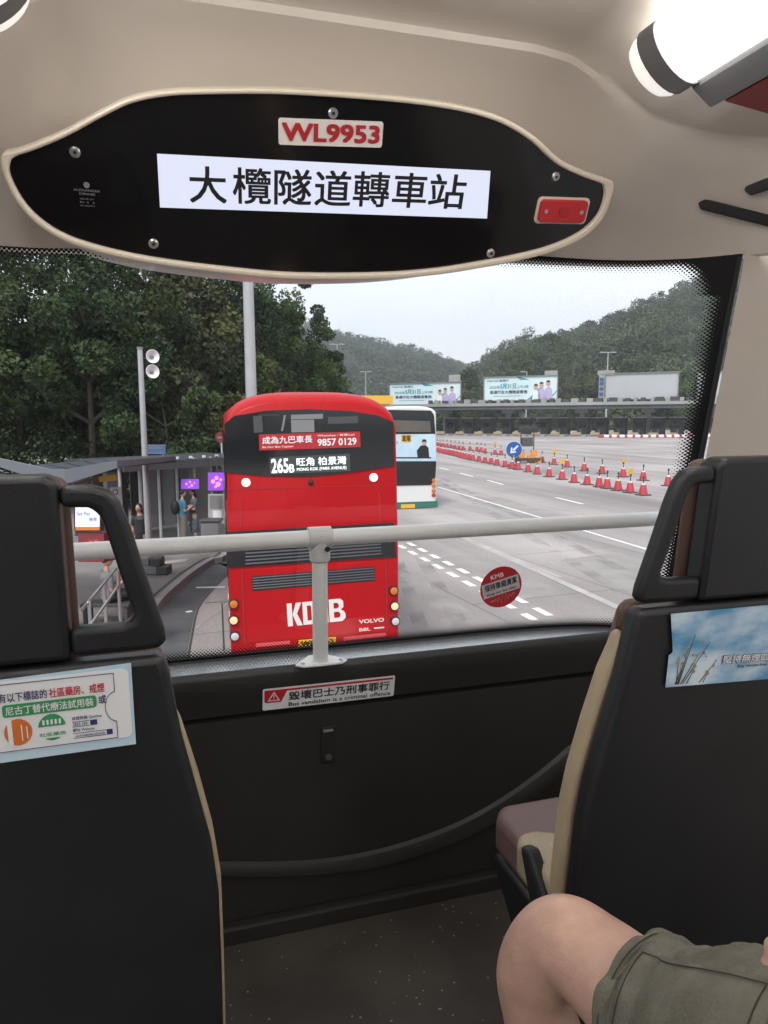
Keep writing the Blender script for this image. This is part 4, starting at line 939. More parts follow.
# blue name board, round sign
f = Face(at(143, 454, 24), at(165.5, 454, 24), at(143, 444.5, 24)); t = thing('name_board', 'blue board with white writing above the shelter roof', 'sign', tuple(at(154, 460, 24)))
mb = MB(); f.rect(mb, 0, 0, f.w, f.h, -.04, .04); mb.build('board', 'signnavy', t)
mb = MB(); f.rect(mb, f.w*.03, f.h*.06, f.w*.97, f.h*.12, .002); f.rect(mb, f.w*.03, f.h*.88, f.w*.97, f.h*.94, .002); f.text(mb, '大欖隧道轉車站', f.w*.15, f.h*.5, f.h*.28, f.w*.7, l=.004); f.text(mb, 'Tai Lam Tunnel Interchange', f.w*.15, f.h*.2, f.h*.16, f.w*.7, l=.004); mb.build('lettering', 'midgrey', t)
mb = MB(); [mb.tube([(f.p(f.w*q, 0, -.06).x, f.p(f.w*q, 0, -.06).y, 2.4), f.p(f.w*q, f.h*.5, -.06)], .03, 6) for q in (.15, .85)]; mb.build('post', 'galv', t)
d = 26; c = at(221, 437.5, d); b = base_at(224, d); t = thing('stop_sign', 'small round red sign on a pole beside the red bus', 'road sign', tuple(b))
f = Face(c-AR*.2-UZ*.2, c+AR*.2-UZ*.2, c-AR*.2+UZ*.2); mb = MB(); f.disc(mb, .2, .2, .2, -.02, .02, seg=24); mb.build('disc', 'maroon', t)
mb = MB(); f.rect(mb, .08, .17, .32, .23, .004); mb.build('bar', 'midgrey', t); mb = MB(); mb.tube([b, c+AX*.05], .03, 8); mb.build('post', 'galv', t)
# handrail
t = thing('handrail', 'sloping steel handrail seen through the left seat handle', 'handrail', tuple(onZ(100, 625, PZ))); mb = MB()
d = 12.2
mb.tube([at(80, 612, d-1), at(116, 568, d+.6)], .028, 8); mb.tube([at(84, 634, d-1), at(118, 586, d+.6)], .028, 8); mb.build('rail', 'steel', t, smooth=True)
mb = MB()
for x, y, dd in ((118, 572, d+.6), (104, 582, d), (89, 600, d-.7)):
    q = at(x, y, dd); mb.tube([(q.x, q.y, PZ), q], .03, 8)
mb.build('post', 'steel', t, smooth=True)
# tactile strips
mb = MB()
for (x0, y0, x1, y1) in ((100, 601, 118, 600), (88, 620, 100, 622), (145, 566, 185, 562)):
    A, B = onZ(x0, y0, PZ+.004), onZ(x1, y1, PZ+.004); mb.add([A, B, B+AX*.45, A+AX*.45], [(0, 1, 2, 3)])
tag(mb.build('tactile_paving', 'wornpaint'), kind='structure')

# people at the stop
def limb(mb, pts, rs, seg=10, flat=1): 
    P = smoothpath(pts, 4); n = len(P); m_ = len(rs)
    R2 = [interp(i/(n-1)*(m_-1), list(enumerate(rs))) for i in range(n)]; mb.tube(P, R2, seg, flat=flat)
def person(label, base, H, face, top, bottom, dress=False, hat=False, seated=False, pack=None, arm_up=True, sleeve=True):
    t = thing('person', label, 'person', tuple(base), face); k = H/1.7; B = MB(); V = lambda x, y, z: Vector((x, y, z))*k
    hz = .50 if seated else .88; sh_ = hz+.5
    # local: facing +y
    for s_ in (-1, 1):
        if seated: limb(B, [V(s_*.09, 0, hz), V(s_*.11, .22, hz+.02), V(s_*.12, .42, hz), V(s_*.12, .44, hz*.5), V(s_*.12, .42, .08)], [.085, .08, .06, .05, .035])
        else: limb(B, [V(s_*.085, 0, hz), V(s_*.09, .02, .48), V(s_*.09, -.01, .25), V(s_*.09, 0, .07)], [.09, .062, .052, .035])
        y0 = .44 if seated else 0
        B.ball(V(s_*.11, y0+.06, .045), (.045*k, .13*k, .045*k), 10, 6)
        if arm_up: limb(B, [V(s_*.19, 0, sh_-.06), V(s_*.22, .02, sh_-.32), V(s_*.12, .24, sh_-.22), V(s_*.08, .30, sh_-.18)], [.045, .04, .032, .03])
        else: limb(B, [V(s_*.19, 0, sh_-.06), V(s_*.23, -.02, sh_-.32), V(s_*.22, .06, sh_-.56), V(s_*.21, .09, sh_-.64)], [.045, .04, .03, .03])
    limb(B, [V(0, 0, hz-.05), V(0, 0, hz+.2), V(0, -.01, sh_-.06), V(0, .0, sh_+.02), V(0, .015, sh_+.12)], [.145, .12, .15, .07, .05], 14, .7)
    B.ball(V(0, .03, sh_+.22), (.075*k, .095*k, .115*k), 14, 10); B.ball(V(0, .125, sh_+.21), (.014*k, .02*k, .022*k), 6, 5)
    B.build('body', 'skin', t, smooth=True, world=False)
    h_ = MB(); h_.ball(V(0, .005, sh_+.255), (.085*k, .1*k, .10*k), 14, 10)
    if hat == 'long': h_.ball(V(0, -.04, sh_+.14), (.08*k, .06*k, .15*k), 12, 8)
    h_.build('hair', 'hair', t, smooth=True, world=False)
    c = MB(); limb(c, [V(0, 0, hz-.02), V(0, 0, hz+.2), V(0, -.01, sh_-.08), V(0, 0, sh_+.02)], [.165, .145, .175, .075], 16, .72)
    for s_ in (-1, 1): limb(c, [V(s_*.13, 0, sh_-.03), V(s_*.2, 0, sh_-.1), V(s_*.222, .01, sh_-.26)], [.06, .06, .055])
    c.build('top', top, t, smooth=True, world=False)
    c = MB()
    if dress: c.lathe([(.15, 0), (.19*1, .3*1), (.15, .62)], (0, 0, 0), 16); c.v = [Vector((p.x*k, p.y*k*.8, (p.z+.28)*k)) for p in c.v]; c.build('skirt', bottom, t, smooth=True, world=False)
    else:
        for s_ in (-1, 1):
            if seated: limb(c, [V(s_*.09, 0, hz), V(s_*.11, .22, hz+.02), V(s_*.12, .42, hz), V(s_*.12, .44, hz*.5), V(s_*.12, .42, .14)], [.1, .095, .08, .07, .065])
            else: limb(c, [V(s_*.085, 0, hz+.03), V(s_*.09, .02, .48), V(s_*.09, -.01, .12)], [.105, .08, .07])
        c.build('trousers', bottom, t, smooth=True, world=False)
    for s_ in (-1, 1):
        c = MB(); c.ball(V(s_*(.11), (.44 if seated else 0)+.06, .05), (.052*k, .14*k, .052*k), 10, 6); c.build('shoe', 'blackmat', t, smooth=True, world=False)
    if pack: c = MB(); c.ball(V(0, -.24, sh_-.22), (.16*k, .13*k, .25*k), 14, 10); c.build('backpack', pack, t, smooth=True, world=False)
    return t
d = 22.6
person('woman in a long patterned dress reading a phone, rightmost at the bus stop', base_at(194, d+.3), 1.62, radians(95), 'dress', 'dress', dress=True, hat='long')
person('man in a blue shirt with a dark backpack beside the woman in the dress', base_at(182.5, d), 1.60, radians(-75), 'blueshirt', 'khaki', pack='blackmat')
person('person in black with dark hair standing just left of the loudspeaker pole', base_at(139.5, 19.0), 1.60, radians(150), 'blackmat', 'blackmat', dress=True, hat='long', arm_up=False)
ps = base_at(103, 13.6)
person('seated person in dark trousers seen through the left seat handle', ps, 1.65, radians(-70), 'midgrey', 'blackmat', seated=True)
t = thing('bench', 'dark bench under the seated person', 'bench', tuple(ps)); mb = MB(); q = Vector(ps)
mb.box(q+UZ*.37, (.9, .38, .06), (AR, AX, UZ)); mb.build('seat', 'darkgrey', t, bevel=.01); 
for s_ in (-.38, .38): mb = MB(); mb.box(q+AR*s_+UZ*.17, (.06, .34, .34), (AR, AX, UZ)); mb.build('leg', 'darkgrey', t)

# ================================================================== OUR BUS: THE UPPER DECK CABIN
CX = .27; HWB = 1.2; FZ = 2.72
cab = thing('bus_cabin', 'front of the upper deck interior with beige ceiling, windscreen and dark front panel', 'bus interior', (CX, 0, FZ))
def ZTOP(X): return 4.298-.034*max(0, min(1, (.7-X)/.9))
def GY(X, z): return 1.74 - .45*(abs(X-CX)/1.13)**8 - .20*(z-3.37)
ZGT = 4.298; ZGB = 3.376; XGL, XGR = CX-.98, CX+.985
mb = MB(); mb.add([(CX-HWB, -6, FZ), (CX+HWB, -6, FZ), (CX+HWB, 1.66, FZ), (CX-HWB, 1.66, FZ)], [(0, 1, 2, 3)]); mb.build('floor', 'floor', cab)
# front panel: profile from floor up to the dash edge
prof = [(1.655, FZ), (1.652, 3.0), (1.648, 3.262), (1.662, 3.268), (1.662, 3.272), (1.640, 3.278), (1.630, 3.33), (1.620, 3.368), (1.624, 3.378), (1.634, 3.384)]
mb = MB(); mb.grid(lambda u, v: Vector((CX-HWB+2*HWB*u, *prof[round(v*(len(prof)-1))])), 30, len(prof)-1); fp = mb.build('front_panel', 'panel', cab, smooth=True, fixn=False)
mb = MB(); mb.box((CX, 1.64, FZ+.02), (2*HWB, .03, .045)); mb.build('kick_board', 'panel', fp, bevel=.006)
# curved glossy trim on the panel
topc = [(150, 861), (215, 863.5), (300, 862.5), (360, 855), (420, 839), (480, 813), (540, 773), (600, 720)]
botc = [(150, 876), (215, 878.5), (300, 877.5), (370, 870.5), (430, 854), (490, 828), (552, 786), (612, 735)]
A = smoothpath([onY(x, y, 1.642) for x, y in topc], 6); B_ = smoothpath([onY(x, y, 1.642) for x, y in botc], 6); n = len(A)
mb = MB(); vs = []
for a_, b_ in zip(A, B_):
    for q, o_ in ((0, 0.004), (.12, -.006), (.5, -.010), (.88, -.006), (1, .004)): p = a_+(b_-a_)*q; vs.append(Vector((p.x, 1.647+o_-.0, p.z)))
mb.add(vs, [(i*5+j, (i+1)*5+j, (i+1)*5+j+1, i*5+j+1) for i in range(n-1) for j in range(4)]); mb.build('trim_strip', 'trim', fp, smooth=True)
p = onY(328, 744, 1.648); mb = MB(); mb.box(p, (.036, .008, .092)); lt = mb.build('latch', 'blackmat', fp, bevel=.003)
mb = MB(); mb.box(p+Vector((0, -.004, .036)), (.024, .006, .006)); mb.build('latch_key', 'midgrey', lt); MB().lathe([(.008, 0), (.008, .004)], p+Vector((0, -.004, -.03)), 14, axis=(0, -1, 0)).build('latch_button', 'darkgrey', lt)
# shelf between the panel and the glass
def shelf(u, v):
    X = CX-HWB+2*HWB*u; Y0 = 1.634; Y1 = GY(X, ZGB)+.03
    return Vector((X, Y0+(Y1-Y0)*v, 3.384-.001*sin(pi*v)-.004*v))
mb = MB(); mb.grid(shelf, 60, 8); mb.build('dash_shelf', 'shelf', cab, smooth=True, fixn=False)
# windscreen glass
def gpoint(X, z, off=0): return Vector((X, GY(X, z)-off, z))
mb = MB(); mb.grid(lambda u, v: gpoint(XGL-.008+(XGR-XGL+.016)*u, ZGB-.01+(ZGT-ZGB+.03)*v), 48, 12); ws = mb.build('windscreen', 'glass', cab, smooth=True, fixn=False)
# ceramic border as a fine grid; 'edge' uv = 0 solid .. 1 clear
SOL = {"l": .034, "r": .024, 't': .004, 'b': .007}; DOT = {'l': .045, 'r': .036, 't': .034, 'b': .034}
def fritfac(X, z):
    e = []
    RC = .09
    dl, dr, dt, db = X-(XGL-.02), (XGR+.02)-X, (ZTOP(X)+.012)-z, z-(ZGB)
    fl = (dl-SOL['l'])/DOT['l']; fr = (dr-SOL['r'])/DOT['r']; ft = (dt-SOL['t'])/DOT['t']; fb = (db-SOL['b'])/DOT['b']
    v = min(fl, fr, ft, fb)
    for da, dc in ((dl, dt), (dr, dt), (dl, db), (dr, db)):
        if da < RC+.04 and dc < RC: v = min(v, (RC-sqrt((RC+.04-da)**2+(RC-dc)**2))/.04)
    return v
me_v = []; me_f = []; cuv = []; euv = []
nx_, nz_ = 260, 110
idx = {}
xs = [XGL-.008+(XGR-XGL+.016)*i/nx_ for i in range(nx_+1)]; zs_ = [ZGB-.01+(ZGT-ZGB+.03)*j/nz_ for j in range(nz_+1)]
for i in range(nx_):
    for j in range(nz_):
        c4 = [(i, j), (i+1, j), (i+1, j+1), (i, j+1)]
        if min(fritfac(xs[a], zs_[b_]) for a, b_ in c4) > 1: continue
        f_ = []
        for a, b_ in c4:
            if (a, b_) not in idx: idx[(a, b_)] = len(me_v); me_v.append(gpoint(xs[a], zs_[b_], .004))
            f_.append(idx[(a, b_)]); cuv.append((xs[a], zs_[b_])); euv.append((max(-1, min(1.2, fritfac(xs[a], zs_[b_]))), 0))
        me_f.append(f_)
mb = MB(); mb.add(me_v, me_f); fo = mb.build('ceramic_border', 'frit', ws, smooth=True, fixn=False)
for nm, data in (('cell', cuv), ('edge', euv)):
    l_ = fo.data.uv_layers.new(name=nm)
    l_.data.foreach_set('uv', np.array(data, dtype=np.float32).ravel())
mb = MB(); mb.tube([gpoint(XGL-.02+(XGR-XGL+.04)*i/40, ZGB+.002, .012) for i in range(41)], .007, 8); mb.tube([gpoint(XGR+.002, ZGB+(ZGT-ZGB)*i/10, .010) for i in range(11)], .006, 8); mb.build('rubber_seal', 'rubber', ws, smooth=True)
# corner pillars (front corners curving into the side walls)
for s_ in (-1, 1):
    def pil(u, v):
        z = FZ+.6+(4.34-FZ-.6)*v
        XG = CX+s_*(.992); YG = GY(XG, z); a = u*pi/2
        return Vector((XG+s_*(.213)*sin(a)**.9, YG-.014-(.36)*(1-cos(a))-.03*u, z))
    mb = MB(); mb.grid(pil, 14, 12); mb.build('pillar', 'headliner', cab, smooth=True, fixn=False)
    mb = MB()
    X = CX+s_*1.205
    mb.add([(X, 1.7, FZ), (X, -6, FZ), (X, -6, 3.36), (X, 1.7, 3.36)], [(0, 1, 2, 3)]); mb.add([(X, 1.06, 3.36), (X, -6, 3.36), (X, -6, 3.42), (X, 1.06, 3.42)], [(0, 1, 2, 3)]); mb.add([(X, 1.06, 4.12), (X, -6, 4.12), (X, -6, 4.66), (X, 1.06, 4.66)], [(0, 1, 2, 3)])
    for y in (1.25, -.35, -1.95, -3.55, -5.15): mb.add([(X, y-.19 if y > 1 else y+.06, 3.42), (X, y-.25 if y > 1 else y-.06, 3.42), (X, y-.25 if y > 1 else y-.06, 4.12), (X, y-.19 if y > 1 else y+.06, 4.12)], [(0, 1, 2, 3)])
    mb.build('side_wall', 'headliner', cab)
    mb = MB(); mb.add([(X+s_*.01, 1.05, 3.40), (X+s_*.01, -6, 3.40), (X+s_*.01, -6, 4.14), (X+s_*.01, 1.05, 4.14)], [(0, 1, 2, 3)]); mb.build('side_window', 'sideglass', cab)
mb = MB(); mb.add([(CX-HWB, -6, FZ), (CX+HWB, -6, FZ), (CX+HWB, -6, 4.66), (CX-HWB, -6, 4.66)], [(0, 1, 2, 3)]); mb.build('rear_wall', 'headliner', cab)
# headliner: profile by distance back from the glass
HP = [(-.03, 4.30), (0, 4.305), (.02, 4.340), (.045, 4.385), (.08, 4.435), (.12, 4.485), (.17, 4.535), (.225, 4.570), (.272, 4.588), (.284, 4.592), (.289, 4.604), (.298, 4.610), (.5, 4.622), (.8, 4.63), (9, 4.63)]
SD = [(0, 0), (.34, 0), (.40, .010), (.46, .045), (.54, .10), (.62, .125), (.72, .14), (.85, .165), (.95, .21), (1.1, .30)]
SDL = [(0, 0), (.25, 0), (.31, .012), (.37, .05), (.45, .10), (.53, .125), (.62, .14), (.85, .165), (1.1, .3)]
def HS(X): # reach of the cove
    return 1.74-.186-.45*(abs(X-CX)/1.13)**8
def HZ(X, Y):
    s = HS(X)-Y; a = abs(X-CX)/1.2
    sq = s*(1+.9*max(0, a-.45)) if s > 0 else s   # the cove is shorter towards the corners
    z = interp(sq, HP)
    if 0 < s < .29: # shoulder beside the recess that holds the display
        e = (abs(X-.40)-.50-.25*max(0, .12-s))/.07; e = max(0, min(1, e)); e = e*e*(3-2*e); z -= .030*e*sin(pi*min(1, s/.29))**1.2
    if .284 < s < .36: z -= .006*sin(pi*(s-.284)/.076)
    return ZTOP(X)+(z-4.305)*(4.63-ZTOP(X))/.325*(1-interp(a, SD if X > CX else SDL)/.325)
def hl(u, v):
    X = CX-HWB-.01+(2*HWB+.02)*u
    s = [-.03, -.01, 0, .01, .02, .035, .045, .06, .08, .10, .12, .145, .17, .20, .225, .25, .272, .278, .284, .289, .298, .34,  .6, .8, 1, 1.3, 1.7, 2.4, 3.5, 5, 7.7]
    k = v*(len(s)-1); i = min(int(k), len(s)-2); sv = s[i]+(s[i+1]-s[i])*(k-i); Y = HS(X)-sv
    return Vector((X, Y, HZ(X, Y)))
mb = MB(); mb.grid(hl, 150, 30); head = mb.build('headliner', 'headliner', cab, smooth=True, fixn=False)
def hitH(px, py):
    r = ray(px, py); t_ = .5
    while t_ < 3:
        p = EYE+r*t_
        if p.z > HZ(p.x, p.y): return p
        t_ += .002
    return EYE+r*1.5
# black recess handles at the right
for (pa, pb, wd) in (((698, 203), (790, 226), .022), ((744, 190), (800, 172), .03)):
    a_, b_ = hitH(*pa), hitH(*pb); d_ = (b_-a_).normalized(); nn = (EYE-a_).normalized(); s2_ = d_.cross(nn).normalized()
    mb = MB(); mb.prism([a_+nn*.006, a_+s2_*wd*.5+d_*.01+nn*.006, b_+s2_*wd*.5+nn*.006, b_-s2_*wd*.5+nn*.006, a_-s2_*wd*.5+d_*.01+nn*.006], -nn*.02)
    mb.build('recess_slot', 'blackmat', head, bevel=.003)

# lamps in the ceiling corners
for s_, lab in ((1, 'long white ceiling lamp with a grey end band, top right'), (-1, 'white ceiling lamp just showing in the top left corner')):
    sx_ = lambda X: X if s_ > 0 else .64-X
    YE = 1.07 if s_ > 0 else 1.17
    la, lb, lc = Vector((.783, 0, 4.562)), Vector((.866, 0, 4.488)), Vector((.908, 0, 4.464))
    t = thing('ceiling_lamp', lab, 'lamp', (sx_(.82), YE, 4.53), 0, 'ceiling lamps of the upper deck')
    def arc(y0, y1, grow, name, m_, taper=False):
        mb = MB(); N = 12; vs = []; c = (la+lb)/2; e = (lb-la).normalized(); o_ = Vector((-e.z, 0, e.x)); o_ = o_ if o_.z < 0 else -o_; hwid = (lb-la).length/2+grow
        ys = [(y0, 1), (y1, 1)] if not taper else [(y0, 1), (y0+(y1-y0)*.5, .96), (y0+(y1-y0)*.85, .85), (y1, .7)]
        for y, k in ys:
            for i in range(N+1): a = pi*i/N; p = c-e*(cos(a)*hwid*k)+o_*(sin(a)*(.026+grow)*k); vs.append((sx_(p.x), y, p.z))
        fs = [(j*(N+1)+i, j*(N+1)+i+1, (j+1)*(N+1)+i+1, (j+1)*(N+1)+i) for j in range(len(ys)-1) for i in range(N)]
        fs += [list(range(N+1)), [(len(ys)-1)*(N+1)+i for i in range(N+1)]]
        mb.add(vs, fs); return mb.build(name, m_, t, smooth=True)
    arc(-5.6, YE, .0, 'diffuser', 'lamp'); arc(YE, YE+.042, .004, 'end_band', 'lampband'); arc(YE+.042, YE+.082, .001, 'end_cap', 'lampcap', True)
    mb = MB(); mb.prism([Vector((sx_(x), YE+.02, z)) for x, z in ((.862, 4.492), (.870, 4.480), (.906, 4.455), (.918, 4.462), (.915, 4.49))], (0, -6.6, 0)); mb.build('housing', 'lampband', t, bevel=.003)
    tag(MB().prism([Vector((sx_(x), YE-.0, z)) for x, z in ((.920, 4.460), (1.03, 4.448), (1.22, 4.425), (1.22, 4.437), (1.03, 4.46), (.920, 4.472))], (0, -6.6, 0)).build('roof_edge_trim', 'redpanel'), 'dark red trim under the roof edge beside the ' + ('right' if s_ > 0 else 'left') + ' ceiling lamp', 'trim', 'red roof edge trims')

# grab rail
ry = 1.60; t = thing('grab_rail', 'white horizontal grab rail in front of the windscreen with one centre post', 'grab rail', tuple(onY(320, 660, ry)))
rp = [(20, 556.5), (80, 551.8), (160, 547), (320, 538), (420, 531.5), (540, 525), (678, 517.5), (740, 514)]
P0, P1 = onY(80, 551.5, ry), onY(678, 517.5, ry); P0, P1 = P0-(P1-P0)*.35, P1+(P1-P0)*.12
mb = MB(); mb.tube([P0, (P0+P1)/2, P1], .0185, 24); mb.build('rail', 'rail', t, smooth=True)
j = onY(319.5, 538, ry); mb = MB(); ft_ = onY(319.5, 662, ry); mb.tube([Vector((j.x, ry, j.z)), Vector((j.x+.002, ry+.02, 3.385))], .0175, 24); mb.build('post', 'rail', t, smooth=True)
mb = MB(); mb.tube([Vector((j.x-.026, ry, P0.z+(P1.z-P0.z)*.5+.001)), Vector((j.x+.026, ry, P0.z+(P1.z-P0.z)*.5+.001))], .0245, 24); mb.tube([Vector((j.x, ry, j.z+.012)), Vector((j.x+.001, ry+.004, j.z-.052))], [.0245, .0225], 24); jt = mb.build('joint', 'railjoint', t, smooth=True, bevel=.002)
mb = MB(); mb.lathe([(.006, 0), (.006, .004)], Vector((j.x+.012, ry-.0225, j.z-.022)), 10, axis=(.3, -1, 0)); mb.build('bolt', 'blackmat', jt)
mb = MB(); zf = 3.386; c = Vector((j.x+.002, ry+.02, zf)); mb.prism([c+Vector((-.062, -.012, 0)), c+Vector((-.045, -.028, 0)), c+Vector((.0, -.03, 0)), c+Vector((.045, -.028, 0)), c+Vector((.062, -.012, 0)), c+Vector((.02, .045, 0)), c+Vector((-.02, .045, 0))], (0, 0, .006)); fl_ = mb.build('flange', 'rail', t, bevel=.003)
mb = MB(); [mb.lathe([(.006, 0), (.004, .004)], c+Vector((x, y, .006)), 10) for x, y in ((-.045, -.014), (.045, -.014), (0, .034))]; mb.build('screw', 'steel', fl_)

# ------------------------------------------------------------------ display above the windscreen
dP = Vector((0, 1.43, 4.2193)); dN = Vector((0, 1, .55)).normalized()
def D_(px, py, o_=0): return on_plane(px, py, dP-dN*o_, dN)
outer = [(1, 156), (14, 151), (32, 145), (65, 131), (100, 112), (130, 98), (165, 91), (200, 89), (270, 88.5), (340, 92), (410, 98), (458, 105), (490, 113), (512, 122), (537, 138), (560, 159), (584, 171), (603, 178), (614, 183), (611, 201), (603, 220), (584, 238), (554, 252), (520, 261), (484, 268), (440, 275), (384, 279.5), (300, 280), (235, 275), (150, 264), (88, 250), (50, 234), (22, 210), (5, 180)]
cxp = 310; cyp = 184
inner = []
for i, (x, y) in enumerate(outer):
    x0, y0 = outer[i-1]; x1, y1 = outer[(i+1) % len(outer)]; tx, ty = x1-x0, y1-y0; L = sqrt(tx*tx+ty*ty); nx, ny = -ty/L, tx/L
    inner.append((x+nx*6.0, y+ny*6.0))
inner[0] = (10, 163); inner[18] = (605, 188)
dis = thing('destination_display', 'wide black display with a lit white strip of writing, fixed over the windscreen', 'display', tuple(D_(310, 275)))
O3 = smoothclosed([D_(*p, .022) for p in outer], 4); I3 = smoothclosed([D_(*p, .022) for p in inner], 4)
mb = MB(); mb.ring(O3, I3, dN*.03); mb.build('rim', 'cream', dis, bevel=.004, bseg=3, smooth=True)
O4 = [p+dN*.028 for p in O3]; up4 = Vector((0, .10, .05))
mb = MB(); mb.prism(O4, Vector((0, .22, .02))); mb.build('housing', 'headliner', dis, smooth=True)
mb = MB(); mb.prism([p+dN*.010 for p in I3], dN*.012); fas = mb.build('fascia', 'black', dis)
def DF(bl, br, tl, o_=.013): return Face(D_(*bl, o_), D_(*br, o_), D_(*tl, o_))
f = DF((160, 208), (487, 218.5), (157, 154)); mb = MB(); mb.prism([D_(157, 153.8, .0135), D_(490.5, 171, .0135), D_(487, 218.5, .0135), D_(160, 207.5, .0135)], dN*.001); scr = mb.build('lit_screen', 'screen', dis)
f = DF((190, 203.0), (464, 213.5), (190, 166)); mb = MB(); chars = '大欖隧道轉車站'
xs0 = [190, 233, 274, 314, 352, 391, 427]; ws0 = [37, 38, 37, 36, 36, 34, 36]
for ch, x, wv in zip(chars, xs0, ws0):
    yb = 202.5+(x-190)*(213-202.5)/274*.62; yt = yb-37+(x-190)*.008
    g = DF((x, yb), (x+wv, yb+wv*.03), (x, yt), .0145); g.text(mb, ch, 0, 0, g.h, g.w, bold=.028, l=.0005)
mb.build('lettering', 'ink', scr)
f = DF((278.5, 144.5), (381.5, 147.5), (278, 117.5), .0125); mb = MB(); f.rrect(mb, 0, 0, f.w, f.h, .004, 0, .002); npl = mb.build('number_plate', 'plate', dis)
mb = MB(); f.text(mb, 'WL9953', f.w*.03, f.h*.15, f.h*.70, f.w*.94, bold=.065, l=.003); mb.build('lettering', 'redtext', npl)
f = DF((536, 221), (582, 222), (536, 198.5), .013); mb = MB(); f.rrect(mb, 0, 0, f.w, f.h, .008, 0, .010); o = mb.build('marker_lamp', 'sred', dis, bevel=.002)
mb = MB(); f.rrect(mb, -.005, -.004, f.w+.006, f.h+.004, .009, -.002, .004); mb.build('lamp_bezel', 'cream', o)
mb = MB(); [f.disc(mb, f.w*q, f.h*.5, .004, .0105, .001, seg=12) for q in (.12, .88)]; mb.build('screw', 'steel', o)
mb = MB(); f.disc(mb, f.w*.5, f.h*.5, .010, .0105, .001, seg=20); mb.build('lens_centre', 'redtext', o)
for x, y in ((333, 113), (75, 152), (153.5, 243.5), (490.5, 253), (555.5, 176.5), (333, 246)):
    if (x, y) == (333, 246): continue
    c = D_(x, y, .012); mb = MB(); mb.lathe([(.0085, 0), (.0085, .002), (.006, .0045)], c, 16, axis=-dN); o = mb.build('screw', 'steel', dis, smooth=True)
    mb = MB(); mb.lathe([(.003, .0045), (.003, .005)], c, 6, axis=-dN); mb.build('screw_socket', 'ink', o)
f = DF((75, 207), (103, 209), (75, 184), .0125); mb = MB()
f.text(mb, 'ALEXANDER', 0, f.h*.72, f.h*.10, f.w*.95, l=.001); f.text(mb, 'DENNIS', f.w*.2, f.h*.56, f.h*.10, f.w*.55, l=.001); f.disc(mb, f.w*.48, f.h*1.0, f.w*.11, .0008, seg=16)
for k, s_ in enumerate(('43R-001234', 'E11', 'M-45671')): f.text(mb, s_, f.w*.2, f.h*(.36-.15*k), f.h*.07, f.w*.5, bold=.0, l=.001)
mb.build('small_print', 'midgrey', fas)

